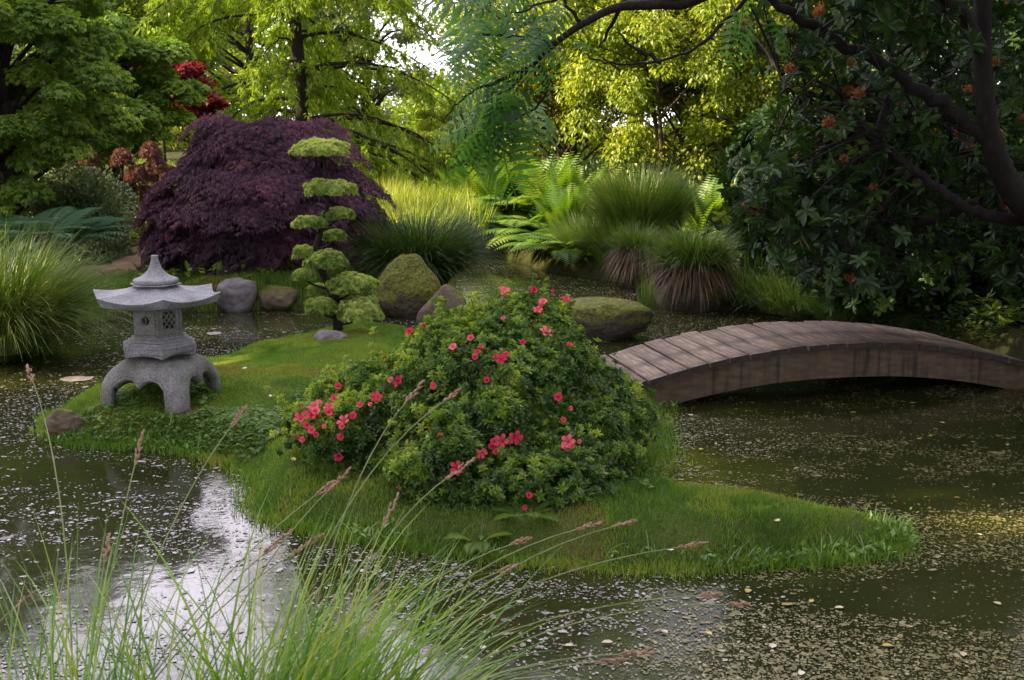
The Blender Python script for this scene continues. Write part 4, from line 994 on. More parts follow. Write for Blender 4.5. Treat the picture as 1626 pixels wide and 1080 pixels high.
# ================================================================== FERNS AND SHRUBS
def fern(base, label, n, size, mat='fern', up=.9, tpl=None, group=None):
    root = empty('fern', base, label, 'fern', group); mb = MB(); a = np.arange(n) * 2.399 + rng.random(n) * .3; u_ = up * (.6 + .8 * rng.random(n))
    d = unit(np.stack([np.cos(a), np.sin(a), u_], 1)); P = d * [.04, .04, 0]
    nn = unit(np.stack([-np.cos(a) * u_, -np.sin(a) * u_, np.ones(n)], 1)); mb.scatter(tpl or FROND, P, d, nn, size * (.75 + .4 * rng.random(n)), rnd=rng.random(n))
    mb.build('fronds', M[mat], root); return root
fern(pd(815, 350, 18.6) * [1, 1, 0] + [0, 0, .55], 'large arching green fern at the head of the pond channel', 34, 1.0, 'fern', .8)
for i, (x, y, Y, s, u_, lb) in enumerate([(772, 372, 18.2, .8, .8, 'dark green fern left of the large arching fern'), (850, 385, 17.4, .8, .7, 'broad green fern low beside the water right of the large fern'), (905, 375, 17.0, .85, 1.6, 'upright yellow green fern left of the tall grass clump'),
        (880, 345, 19, .9, 2.4, 'tall upright fern behind the broad green fern'), (925, 340, 18.5, .95, 2.6, 'tall upright bright fern just left of the tallest grass'), (830, 325, 20.5, 1.0, 2.2, 'sunlit upright fern behind the large arching fern'),
        (780, 330, 21, .9, 2.0, 'sunlit fern at the edge of the yellow grass'), (1115, 350, 17, .8, 2.4, 'bright upright fern right of the tallest grass clump'), (1145, 345, 17.4, .7, 2.4, 'slim upright fern near the hanging rhododendron leaves'), (865, 420, 16.2, .6, .6, 'low fern overhanging the far water edge'),
        (905, 415, 15.6, .65, .7, 'bright low fern beside the small far grass clump'), (955, 335, 19.2, .8, 2.0, 'upright fern partly behind the tallest grass clump'),(740, 335, 22, .8, 1.6, 'sunlit fern in front of the yellow shrubs'),
        (800, 340, 19.6, 1.05, 2.2, 'tall bright fern just behind the large arching fern on its left'), (855, 345, 19.8, 1.1, 2.4, 'tallest bright fern at the centre of the fern bank'), (895, 350, 18.4, 1.0, 2.0, 'bright fern between the broad low fern and the grass'), (830, 375, 17.8, .9, 1.0, 'arching mid green fern in front of the tall bright ferns')]):
    b = pd(x, y, Y); b[2] = hb(b[0], b[1]) + .0; fern(b, lb, 24, s * 1.3, 'fern', u_, FROND_UP if u_ > 1.2 else FROND)
for (x, Y, s, lb) in [(60, 12.2, .95, 'blue green fern on the left bank behind the big sedge'), (110, 12.6, .8, 'pale fern right of the blue green fern on the left bank'), (20, 11.8, .85, 'fern at the left frame edge above the sedge')]:
    b = pd(x, 400, Y); b[2] = hb(b[0], b[1]) + .35; fern(b, lb, 26, s, 'fern_blue', 1.1)
b = px(700, 478, .05); fern(b, 'small blue green fern between the pointed boulder and the small brown rock', 14, .24, 'fern_blue', 1.4)
for (x, Y, lb) in [(835, 5.15, 'small fern growing at the water edge under the azalea'), (760, 5.1, 'tiny fern below the front of the azalea')]:
    b = pd(x, 870, Y); b[2] = hi(b[0], b[1]); fern(b, lb, 10, .17, 'fern', .8)

def blob(name, base, lobes, mat, n, size, label, cat, tpl=LEAF1, trunk=True, bark='bark_brown', up=.4, shell=.35, droop=0., group=None, fname='foliage', stems=14, lump=.4, lumpf=2.2):
    """plant made of ellipsoid lobes filled with leaves; lobes relative to base"""
    b = np.array(base, float); root = empty(name, b, label, cat, group)
    mb = MB(); vol = np.array([r[0] * r[1] + r[0] * r[2] + r[1] * r[2] for c, r in lobes]); vol = vol / vol.sum()
    for (c, r), q in zip(lobes, vol):
        m = int(n * q); d = rdir(m); c = np.array(c, float); r = np.array(r, float)
        s = (1 - shell * rng.random(m) ** 1.4) * (1 + lump * (vnoise(b + c + d * r, lumpf) - .5) + .35 * (vnoise(b + c + d * r, lumpf * 3) - .5))
        P = c + d * r * s[:, None]; ok = P[:, 2] > .0; P, dd = P[ok], d[ok]; m = len(P)
        mb.scatter(tpl, P, unit(dd * .8 + rdir(m) * .7 + [0, 0, up * .3 - droop]), unit(rdir(m) * .6 + [0, 0, 1] + dd * .4), size * (.6 + .7 * rng.random(m)), rnd=np.clip(rng.random(m) * .7 + .5 * (vnoise(b + P, lumpf * 2) - .3), 0, 1))
    mb.build(fname, M[mat], root)
    if trunk:
        mb = MB()
        for i in range(stems):
            c, r = lobes[i % len(lobes)]; e = np.array(c) + rdir(1)[0] * np.array(r) * .6; s0 = rng.normal(0, .05, 3) * [1, 1, 0] - [0, 0, .05]; e[2] = max(e[2], .15)
            mb.tube(bez(s0, np.array([e[0] * .35, e[1] * .35, e[2] * .6]) + rng.normal(0, .06, 3), e, 8), np.linspace(.02, .005, 8) * (1 + np.linalg.norm(e) * .5), 6)
        mb.build('stems', M[bark], root)
    return root
def gb(x, Y): b = pd(x, 300, Y); b[2] = hb(b[0], b[1]) - .02; return b
# left bank shrubs
blob('variegated_shrub', gb(150, 14.4), [((0, 0, .42), (.42, .4, .42)), ((-.35, .1, .5), (.4, .4, .45)), ((-.7, .2, .6), (.45, .4, .45))], 'variegated', 15000, .05, 'pale variegated shrub beside the start of the dirt path', 'shrub')
blob('shrub', gb(60, 14.6), [((0, 0, .75), (.8, .6, .5)), ((.6, 0, .6), (.6, .5, .45)), ((-.7, 0, .8), (.7, .6, .5))], 'variegated', 14000, .06, 'broad grey green shrub on the left bank above the ferns', 'shrub')
blob('shrub', gb(235, 17.0), [((0, 0, .3), (.8, .5, .38)), ((.8, 0, .25), (.5, .5, .3))], 'mid_green', 7000, .07, 'low green shrub at the far end of the dirt path', 'shrub')
blob('shrub', gb(305, 14.3), [((0, 0, .25), (.55, .4, .3)), ((.4, .1, .2), (.4, .3, .25))], 'blue_green', 4200, .07, 'low broad leaved plant left of the purple maple foot', 'shrub', trunk=False)
blob('shrub', gb(540, 14.6), [((0, 0, .25), (.8, .4, .3)), ((-.8, .1, .22), (.7, .35, .28))], 'dark_green', 6000, .06, 'dark low shrub under the purple maple canopy', 'shrub', trunk=False)

# ================================================================== PURPLE MAPLE
pm = gb(430, 13.5); PMY = 13.5
t = empty('purple_maple', pm, 'domed weeping maple with deep purple cut leaves behind the cloud pruned tree', 'tree')
def pw(x, y, dY=0): return pd(x, y, PMY + dY) - pm
mb = MB()
pads_ = []; ctr0 = pw(425, 330)
for (x0, y0, w_, h_, dy0, nn_) in [(425, 262, 330, 175, 0, 105), (400, 330, 300, 90, -.35, 26), (520, 330, 170, 130, -.15, 26), (300, 300, 110, 120, -.2, 20), (420, 220, 230, 90, -.3, 24), (345, 372, 190, 50, -.45, 12), (470, 358, 170, 30, -.4, 8), (565, 350, 70, 110, -.1, 10), (285, 350, 70, 110, -.1, 8)]:
    for k in range(nn_):
        th_ = rng.random() * PI; ph_ = rng.uniform(-1, 1)
        if nn_ > 100:
            d = rdir(1)[0]; d[2] = abs(d[2]); d[1] = -abs(d[1]) if rng.random() < .7 else d[1]
            c = pw(x0, 330, dy0) + d * np.array([1.13, .9, 1.1]) * (.80 + .26 * rng.random()); c[2] = max(c[2], .66 + .3 * rng.random() + .0)
            r0 = np.hypot(*(c - ctr0)[:2] / [1.27, .95]); c[2] = c[2] + .10 * (1 - r0) * (c[2] > 1.5); c[2] = (1 - .75) * c[2] + .75 * (round(c[2] / .3) * .3 + .05) + rng.normal() * .02; c[2] = min(c[2], pw(425, 188)[2] - .12 * rng.random())
        else:
            c = pw(x0 + rng.uniform(-.5, .5) * w_, y0 + rng.uniform(-.5, .5) * h_, dy0 + rng.uniform(-.25, .2)); 
        pads_.append(c)
ctr = pw(425, 340); 
for c in pads_:
    d = unit((c - ctr) * [1, 1, .6]); m = 270; rr_ = .15 + .15 * rng.random(); a = rng.random(m) * 2 * PI; q = np.sqrt(rng.random(m))
    out = unit(np.array([d[0], d[1], 0]) + 1e-3); lat = np.array([-out[1], out[0], 0])
    uo, ul = q * np.cos(a), q * np.sin(a)
    P = c + out * (uo * rr_ * 1.1)[:, None] + lat * (ul * rr_ * 1.25)[:, None] + np.outer(-.16 * (uo + .2) ** 2 - .08 * ul ** 2 - .06 * (uo + 1) + rng.normal(0, .02, m), [0, 0, 1])
    dd = unit(out * .8 + lat * ul[:, None] * .8 + rdir(m) * .4 + [0, 0, -.55]); mb.scatter(MAPLE, P, dd, unit(rdir(m) * .35 + [0, 0, 1] + out * .5), .058 * (.7 + .6 * rng.random(m)), rnd=np.clip(rng.random(m) * .8 + .25 * (rng.random() - .3), 0, 1))
mb.build('crown', M['purple'], t)
mb = MB(); tp = spline([[0, 0, -.1], pw(432, 400), pw(425, 350), pw(420, 300), pw(418, 250)], 5); mb.tube(tp, np.linspace(.085, .04, len(tp)), 8)
for i in range(70):
    c = pads_[rng.integers(0, len(pads_))]; j = rng.integers(6, len(tp)); s0 = tp[j]; mid = s0 * .5 + c * .5 + [0, 0, .22]; mb.tube(bez(s0, mid, c, 10), np.linspace(.022, .004, 10), 5)
for sx in (.16, -.12): mb.tube(bez(np.array([sx, 0, -.05]), np.array([sx * .3, .05, .4]), np.array([sx * 2.8, 0, .9]), 8), np.linspace(.03, .015, 8), 6)
mb.build('trunk', M['bark'], t)

# ================================================================== TREES
def tree(name, x, Y, H, cr, label, mat, n, size, bark='bark', tr=.12, tpl=LEAF1, clumps=40, z0=None, lean=0., cat='tree', group=None, flat=.5, clump_r=.22, droop=.0, cmin=.25, multi=1, seed=None, base=None):
    """H: height; cr=(rx,ry) crown radii; crown from cmin*H to H"""
    b = gb(x, Y) if base is None else np.array(base, float)
    root = empty(name, b, label, cat, group)
    cz0, cz1 = H * cmin, H; cc = np.array([lean * H, 0, (cz0 + cz1) / 2]); cv = np.array([cr[0], cr[1], (cz1 - cz0) / 2])
    cs = []
    while len(cs) < clumps:
        d = rdir(1)[0] * (.35 + .65 * rng.random() ** .5)
        if all(np.linalg.norm((d - e)) > .9 / clumps ** .4 for e in cs[-60:]) or rng.random() < .05: cs.append(d)
    mb = MB(); mt = MB()
    stems = []
    for s in range(multi):
        a = rng.random() * 6.28; top = cc + np.array([math.cos(a), math.sin(a), 0]) * (0 if multi == 1 else .5) * cv + [0, 0, cv[2] * .7]
        s0 = np.array([rng.normal() * .12 * (multi > 1), rng.normal() * .12 * (multi > 1), -.15]); mid = (s0 + top) / 2 + rng.normal(0, .05 * H, 3) * [1, 1, 0]
        st = bez(s0, mid, top, 16); q = tr / math.sqrt(multi); mt.tube(st, np.linspace(q, q * .25, 16) + q * .5 * np.exp(-np.arange(16) * 1.5), 9); stems.append(st)
    per = n // clumps; Rm = min(cv)
    for d in cs:
        c = cc + d * cv; rc = clump_r * (cr[0] + cr[1]) / 2 * (.7 + .6 * rng.random())
        m = per; e = rdir(m) * (rng.random((m, 1)) ** .45); P = c + e * np.array([rc, rc, rc * flat]) * (1 + .6 * (vnoise(b + c + e * rc, 3) - .5))[:, None] - np.outer((e[:, 0] ** 2 + e[:, 1] ** 2) * rc * droop, [0, 0, 1])
        dd = unit(e * [1, 1, .4] + rdir(m) * .6 + [0, 0, -.25 - droop]); mb.scatter(tpl, P, dd, unit(rdir(m) * .5 + [0, 0, 1]), size * (.6 + .7 * rng.random(m)), rnd=np.clip(rng.random(m) * .65 + .35 * rng.random() , 0, 1))
        st = stems[rng.integers(0, multi)]; zz = max(c[2] - .35 * abs(c[0] - st[8, 0]) - .25 * H * .3, H * .12); j = int(np.argmin(np.abs(st[:, 2] - zz))); s0 = st[j]
        mt.tube(bez(s0, (s0 + c) / 2 + [0, 0, .04 * H] + rng.normal(0, .03 * H, 3), c, 9), np.linspace(tr * .3, tr * .06, 9), 5)
        for q in range(3):
            e2 = c + rdir(1)[0] * rc * .8 * [1, 1, flat]; mt.tube(bez(c, (c + e2) / 2 + rng.normal(0, .05, 3), e2, 4), np.linspace(tr * .07, tr * .03, 4), 4)
    mb.build('crown', M[mat], root); mt.build('trunk', M[bark], root); return root
# left group
tree('maple_tree', 10, 13.5, 4.3, (1.35, 1.2), 'dark green maple filling the upper left corner', 'maple_green', 62000, .062, tpl=MAPLE_W, clumps=110, cmin=.14, flat=.5, droop=.3, clump_r=.2)
tree('maple_tree', 165, 17.0, 3.35, (1.35, 1.2), 'rounded green maple with forked trunk left of the purple maple', 'maple_green', 46000, .06, tpl=MAPLE_W, clumps=80, cmin=.3, flat=.4, droop=.3, tr=.07, multi=3)
tree('broadleaf_tree', 185, 27.0, 8.5, (3.2, 2.5), 'tall airy green tree with dark trunk behind the rounded maple', 'mid_green', 40000, .11, clumps=60, cmin=.25, tr=.13)
tree('red_maple', 268, 22.0, 2.75, (.8, .7), 'bright red leaved maple between the green maple and the feathery conifer', 'redmaple', 9000, .07, tpl=MAPLE_W, clumps=26, cmin=.66, flat=.5, tr=.05, clump_r=.32)
tree('red_maple', 318, 20.5, 2.3, (.4, .4), 'small red maple top just above the purple dome', 'redmaple', 3800, .06, tpl=MAPLE_W, clumps=14, cmin=.78, tr=.04, clump_r=.36)
tree('rust_maple', 195, 15.5, 1.6, (.75, .7), 'small weeping rust brown maple left of the purple maple', 'rust', 9000, .055, tpl=MAPLE, clumps=20, cmin=.12, droop=.8, tr=.05)
tree('broadleaf_tree', -120, 17, 4.6, (2.6, 2.2), 'large dark tree outside the left edge of the lawn', 'dark_green', 30000, .1, clumps=50, cmin=.2)
tree('broadleaf_tree', 40, 24, 6.5, (2.8, 2.5), 'dense green tree behind the corner maple', 'mid_green', 30000, .11, clumps=50, cmin=.1)
tree('broadleaf_tree', 0, 0, 12.5, (3.6, 3.2), 'unseen tall tree added on the left bank to shade the pond', 'dark_green', 60000, .16, clumps=70, cmin=.25, base=(-11.5, 10.3, .3))  # off-frame tree, added so pond and island lie in shade
tree('broadleaf_tree', 0, 0, 12.0, (3.6, 3.2), 'unseen tall tree added further down the left bank for shade', 'dark_green', 80000, .16, clumps=60, cmin=.2, base=(-11.5, 3.2, .3))  # also added out of view, blocks sun towards the island

tree('broadleaf_tree', 0, 0, 12.5, (3.4, 3.2), 'unseen tall tree added nearest the pond to keep sun off the bridge', 'dark_green', 40000, .16, clumps=70, cmin=.3, base=(-10.2, 6.0, .3))  # out of view, put in to stop sun reaching the bridge
tree('broadleaf_tree', 0, 0, 12.0, (3.6, 3.2), 'unseen tall tree added beside the near left bank to block sun patches', 'dark_green', 60000, .16, clumps=70, cmin=.25, base=(-10.0, -.6, .3))  # added off-frame to block a stray sun patch on the water
# feathery conifer (bald cypress)
cyb = gb(480, 24.0); CYH = 11.5
t = empty('feathery_conifer', cyb, 'tall feathery yellow green conifer with straight dark trunk behind the purple maple', 'tree')
mt = MB(); mb = MB(); zs = np.linspace(-.2, CYH, 20); st = np.stack([.05 * np.sin(zs), .05 * np.cos(zs * .7), zs], 1); mt.tube(st, np.linspace(.17, .02, 20), 10)
Pf, Df = [], []
for i in range(120):
    z = rng.uniform(1.0, CYH - .3); a = rng.random() * 2 * PI; Lb = (3.6 * (1 - z / CYH) ** .6 + .5) * (.75 + .35 * rng.random())
    o2 = np.array([math.cos(a), math.sin(a), 0]); s0 = np.array([0, 0, z])
    if o2[1] < -.55: Lb *= .45
    e = s0 + o2 * Lb + [0, 0, -.32 * Lb + .25 * rng.normal()]; mid = s0 + o2 * Lb * .5 + [0, 0, .16 * Lb]
    c = bez(s0, mid, e, 14); c += np.cumsum(rng.normal(0, .02, c.shape), 0); mt.tube(c, np.linspace(.045, .006, 14) * (Lb / 3.2), 5)
    for k in range(int(Lb * 9)):
        f = rng.random() ** .7; j = min(12, int(f * 13)); q = c[j] + (c[j + 1] - c[j]) * rng.random()
        lat = np.array([-o2[1], o2[0], 0]) * rng.choice([-1, 1]); l2 = (.25 + .55 * rng.random()) * (1.1 - .4 * f)
        e2 = q + (lat * .6 + o2 * .4) * l2 + [0, 0, -l2 * (.35 + .8 * rng.random())]; m2 = (q + e2) / 2 + [0, 0, .12 * l2]
        tw = bez(q, m2, e2, 6); mt.tube(tw, np.linspace(.006, .003, 6), 3)
        nf = int(10 + l2 * 20); tt = rng.random(nf); jj = np.minimum((tt * 5).astype(int), 4); pp_ = tw[jj] + (tw[jj + 1] - tw[jj]) * (tt * 5 - jj)[:, None]
        Pf.append(pp_ + rng.normal(0, .02, (nf, 3))); Df.append(unit((tw[jj + 1] - tw[jj])) + rdir(nf) * .8 + [0, 0, -.3])
Pf = np.concatenate(Pf); Df = unit(np.concatenate(Df)); n = len(Pf); print('cypress feathers', n)
mb.scatter(NARROW, Pf, Df, unit(rdir(n) * .6 + [0, 0, 1]), .13 * (.6 + .7 * rng.random(n)))
mb.scatter(NARROW, Pf + rng.normal(0, .03, Pf.shape), unit(Df + rdir(n) * .8), unit(rdir(n) * .6 + [0, 0, 1]), .12 * (.6 + .7 * rng.random(n)))
mb.build('crown', M['cypress'], t); mt.build('trunk', M['bark'], t)

# middle / right background trees
tree('yellow_tree', 905, 23, 6.0, (2.5, 2.0), 'multi stemmed yellow green tree standing behind the ferns', 'yellow_green', 70000, .07, 'bark_brown', clumps=170, cmin=.2, multi=6, tr=.12, flat=.8, clump_r=.26)
tree('yellow_tree', 1075, 20.5, 6.6, (2.5, 1.6), 'sunlit yellow leafed tree hanging down behind the tallest grass', 'yellow_green', 60000, .085, 'bark_brown', clumps=125, cmin=.12, multi=4, tr=.1, flat=.9, droop=.4, clump_r=.17)
tree('yellow_tree', 760, 25, 2.2, (1.7, 1.2), 'low spreading yellow shrub tree beyond the sunlit grass', 'yellow_green', 16000, .07, 'bark_brown', clumps=40, cmin=.2, multi=4, tr=.06, flat=.35)
tree('yellow_tree', 1180, 21, 6.0, (2.2, 2.0), 'yellow green tree behind the left edge of the rhododendron', 'yellow_green', 36000, .085, 'bark_pale', clumps=70, cmin=.12, multi=3, tr=.16)
tree('broadleaf_tree', 925, 33, 14.0, (3.6, 3.2), 'tall sunlit tree behind the multi stemmed tree', 'yellow_green', 42000, .15, clumps=70, cmin=.15, tr=.2)
tree('broadleaf_tree', 1000, 31, 15.0, (4.0, 3.4), 'tall dense tree at the centre right horizon', 'mid_green', 42000, .15, clumps=70, cmin=.08, tr=.25)
tree('broadleaf_tree', 1200, 29, 15.0, (4.0, 3.4), 'tall dense tree behind the rhododendron', 'mid_green', 42000, .15, clumps=70, cmin=.05, tr=.25)
tree('broadleaf_tree', 1420, 25, 14.0, (4.0, 3.4), 'large dark tree behind the right trunk', 'dark_green', 42000, .14, clumps=70, cmin=.05, tr=.25)
tree('broadleaf_tree', 1640, 20, 13.0, (4.0, 3.2), 'large dark tree at the right frame edge behind the bank', 'dark_green', 42000, .13, clumps=70, cmin=.03, tr=.25)
tree('broadleaf_tree', 0, 0, 10.0, (3.4, 3.0), 'unseen dark tree added on the right bank beyond the bridge for shade', 'dark_green', 30000, .13, clumps=60, cmin=.05, tr=.25, base=(9.2, 11, .4))  # unseen from the camera, added to darken the right side
tree('broadleaf_tree', 0, 0, 11.0, (4.4, 3.8), 'unseen spreading tree added above the rhododendrons to darken the right bank', 'dark_green', 42000, .17, clumps=80, cmin=.38, tr=.25, base=(7.4, 10.6, .4))  # crown above the frame, added to deepen shade over the right bank
for bx, by, lb in ((9.0, 4.5, 'unseen tall tree added on the right bank beside the bridge for shade'), (6.5, -2.5, 'unseen tall tree added to the right behind the viewpoint for shade'), (1.0, -6.5, 'unseen tall tree added straight behind the viewpoint for shade')):  # off-frame blockers added beside and behind the camera to darken the bridge side
    tree('broadleaf_tree', 0, 0, 12.0, (4.2, 3.8), lb, 'dark_green', 30000, .2, clumps=60, cmin=.3, tr=.25, base=(bx, by, .4))
tree('silver_tree', 575, 38, 9.5, (2.2, 2.2), 'hazy grey green tree behind the feathery conifer', 'variegated', 22000, .14, clumps=50, cmin=.1, tr=.2)
tree('broadleaf_tree', 400, 38, 9.0, (4.0, 3.0), 'pale green tree behind the feathery conifer trunk', 'cypress', 26000, .16, clumps=60, cmin=.05, tr=.2)
tree('broadleaf_tree', 250, 42, 8.0, (4.0, 3.0), 'bright green tree far behind the red maple', 'yellow_green', 22000, .17, clumps=60, cmin=.05, tr=.2)
# low shrubs in the middle distance
for (x, Y, w_, h_, mt_, lb) in [(690, 29, 1.5, 1.0, 'yellow_green', 'pale yellow green shrub below the sky gap'), (760, 27.5, 1.6, 1.1, 'yellow_green', 'rounded yellow shrub behind the ferns left of the multi stemmed tree'), (850, 28.5, 1.7, .9, 'mid_green', 'dull green shrub in shade behind the multi stemmed tree'),
        (960, 26, 1.8, 1.1, 'yellow_green', 'wide yellow green shrub behind the tallest grass'), (560, 30, 2.2, 1.2, 'mid_green', 'wide green shrub beyond the purple maple'), (1090, 24.5, 1.5, 1.3, 'yellow_green', 'leafy yellow shrub between the background trunks')]:
    blob('shrub', gb(x, Y), [((0, 0, h_ * .6), (w_ * .7, .8, h_ * .7)), ((w_ * .7, .1, h_ * .5), (w_ * .5, .7, h_ * .55)), ((-w_ * .7, .1, h_ * .45), (w_ * .5, .7, h_ * .5))], mt_, 14000, .085, lb, 'shrub')
blob('shrub', gb(960, 20.8), [((0, 0, .5), (1.5, .8, .5)), ((1.6, .2, .45), (1.2, .7, .45)), ((-1.4, .3, .4), (1.0, .6, .4))], 'dark_green', 13000, .09, 'low dark hedge like shrub behind the tall ferns', 'shrub')
blob('shrub', gb(1140, 18.0), [((0, 0, .35), (.8, .6, .4)), ((.9, 0, .35), (.7, .6, .4))], 'yellow_green', 8000, .07, 'yellow green mound shrub right of the tallest grass', 'shrub')
blob('shrub', gb(1260, 14.5), [((0, 0, .3), (.7, .6, .4)), ((.8, 0, .4), (.7, .6, .5))], 'dark_green', 8000, .08, 'dark low shrub behind the left end of the hanging rhododendron', 'shrub')
# sunlit yellow meadow grass
def meadow(N):
    X = rng.uniform(-3.2, 2.4, N); Y = rng.uniform(15.5, 27, N); d = polydist(POND, X, Y)
    ok = (d < -.3) & (X > -2.1 - (Y - 16) * .06) & (X < -.35 - (Y - 16) * .03) ; return X[ok], Y[ok]
grass_patch('meadow_grass', 60000, meadow, bank_h, .5, .014, M['yellow_green'], 'tall yellow green meadow grass in the sunlit gap behind the pond')
# distant wood
mb = MB(); mt = MB()
for k in range(80):
    x = -60 + k * 1.6 + rng.normal() * 1.2; y = 52 + rng.random() * 14; Hh = 9.5 + rng.random() * 5 + (4 if x > 4 else 0)
    if -6.8 < x < -1.0: Hh *= .3
    for q in range(22):
        c = np.array([x, y, 0]) + np.array([rng.normal() * 1.6, rng.normal() * 1.5, Hh * (.05 + .95 * rng.random())]); m = 240; e = rdir(m) * rng.random((m, 1)) ** .4
        mb.scatter(LEAF1, c + e * [1.6, 1.5, 1.1], unit(rdir(m)), unit(rdir(m) * .6 + [0, 0, 1]), .3 * (.6 + .7 * rng.random(m)), rnd=rng.random(m) * .6 + .4 * rng.random())
tag(mb.build('distant_wood', M['mid_green']), 'far wood of pale green trees closing the view behind the garden', 'wood', None, 'stuff')

# garden rail far away
b = pd(645, 270, 30); rl = empty('garden_rail', (b[0], b[1], hb(b[0], b[1])), 'small dark green wooden rail far behind the conifer', 'fence')
mb = MB(); mb.box((0, 0, .75), (1.4, .06, .07)); mb.box((0, 0, .5), (1.4, .05, .06)); mb.build('rail', M['green_paint'], rl)
for sx in (-.6, .6): mb = MB(); mb.box((sx, .05, .4), (.08, .03, .85)); mb.box((sx, .05, .84), (.1, .035, .03)); mb.build('post', M['green_paint'], rl)

# ================================================================== RIGHT RHODODENDRON TREE
RY = 7.6
rb = np.array([4.55, 7.9, .3]); t = empty('rhododendron_tree', rb, 'old rhododendron tree with thick dark trunk and spent orange flower heads over the bridge', 'tree')
mt = MB(); mb = MB()
def rp(x, y, Y): return pd(x, y, Y) - rb
trunk = spline([[0, 0, -.2], [-.05, -.1, .6], rp(1665, 350, 7.6), rp(1598, 285, 7.5), rp(1570, 200, 7.4), rp(1560, 90, 7.4), rp(1560, -20, 7.4), rp(1555, -250, 7.4), rp(1500, -520, 7.3)], 7)
mt.tube(trunk, np.interp(np.arange(len(trunk)), [0, 14, 28, len(trunk) - 1], [.24, .10, .062, .04]), 12)
limbs = [[rp(1585, 235, 7.45), rp(1510, 178, 7.4), rp(1450, 138, 7.3), rp(1370, 88, 7.2), rp(1290, 38, 7.1), rp(1215, -10, 7.0), rp(1120, -60, 6.9)],
         [rp(1680, 345, 7.8), rp(1600, 350, 7.7), rp(1530, 328, 7.6), rp(1480, 290, 7.6), rp(1430, 253, 7.7), rp(1385, 212, 7.8), rp(1340, 160, 8.0)],
         [rp(1440, 258, 7.7), rp(1400, 235, 7.9), rp(1340, 195, 8.1), rp(1290, 170, 8.4), rp(1240, 120, 8.7)],
         [rp(1560, 320, 7.7), rp(1480, 350, 8.0), rp(1400, 370, 8.3), rp(1330, 400, 8.6), rp(1290, 430, 8.8)],
         [rp(1560, 80, 7.4), rp(1500, -10, 7.0), rp(1420, -90, 6.6), rp(1300, -200, 6.2)],
         [rp(1560, -100, 7.4), rp(1620, -180, 7.0), rp(1660, -300, 6.6)],
         [rp(1680, 300, 7.8), rp(1620, 260, 8.6), rp(1540, 220, 9.2), rp(1440, 190, 9.6)],
         [rp(1390, 215, 7.8), rp(1420, 120, 8.0), rp(1400, 40, 8.2), rp(1380, -20, 8.3)]]
radl = [.054, .045, .025, .035, .05, .05, .05, .03]; LP = []
for P, r in zip(limbs, radl):
    c = spline(P, 6); c[1:-1] += rng.normal(0, .012, c[1:-1].shape); mt.tube(c, np.linspace(r, r * .35, len(c)), 8); LP.append(c[4:])
LP = np.concatenate(LP)
clusters = []
def region(n, x0, x1, y0, y1, Ya, Yb, test=None):
    k = 0
    while k < n:
        x, y = rng.uniform(x0, x1), rng.uniform(y0, y1)
        if test and not test(x, y): continue
        clusters.append(rp(x, y, rng.uniform(Ya, Yb))); k += 1
region(105, 1150, 1640, -20, 330, 7.8, 9.6, lambda x, y: x > 1170 + .12 * y)
region(60, 1190, 1420, 180, 480, 7.6, 9.2, lambda x, y: y < min(450, 330 + (x - 1180) * 1.0))
region(34, 1400, 1640, 250, 430, 8.4, 10.0)
region(8, 1330, 1530, -40, 60, 6.5, 7.1)
region(60, 1120, 1700, -700, -20, 6.0, 9.0)
spent = []
for c in clusters:
    j = np.argmin(np.linalg.norm(LP - c, axis=1)); s0 = LP[j]; mt.tube(bez(s0, (s0 + c) / 2 + rng.normal(0, .08, 3) + [0, 0, .06], c, 8), np.linspace(.012, .004, 8), 5)
    m = 9; P = c + rng.normal(0, .15, (m, 3)) * [1, 1, .8]
    for q in P: mt.tube([c, (c + q) / 2 + rng.normal(0, .015, 3), q], [.004, .003, .0025], 4)
    ax_ = unit((P - c) * 2 + rdir(m) * .5 + [0, -.1, .35]); mb.scatter(ROS_R if rng.random() < .5 else ROS_R2, P, ax_, rdir(m), .088 * (.75 + .5 * rng.random(m)), rnd=np.clip(rng.random(m) * .7 + .3 * rng.random(), 0, 1))
    if rng.random() < .85 and c[2] < 4: spent.append((P[0] + ax_[0] * .03, ax_[0]))
mb.build('foliage', M['rhodo'], t); mt.build('trunk', M['bark_dark'], t)
mb = MB(); m = 46; d = rdir(m); mb.scatter(LEAF1, d * .012 + [0, 0, .02], unit(d + [0, 0, .6]), rdir(m), .035)
for k in range(10): e = rdir(1)[0]; mb.tube([[0, 0, 0], e * .03 + [0, 0, .03]], .0012, 4)
sp0 = mb.build('spent_flower_head', M['spent'], t)
for i, (p, d) in enumerate(spent[:95]):
    s_ = sp0 if i == 0 else sp0.copy()
    if i: COL.objects.link(s_)
    s_.parent = t; s_.location = p; s_.rotation_euler = Vector(d).to_track_quat('Z', 'Y').to_euler(); q = .75 + .6 * rng.random(); s_.scale = (q, q, q)
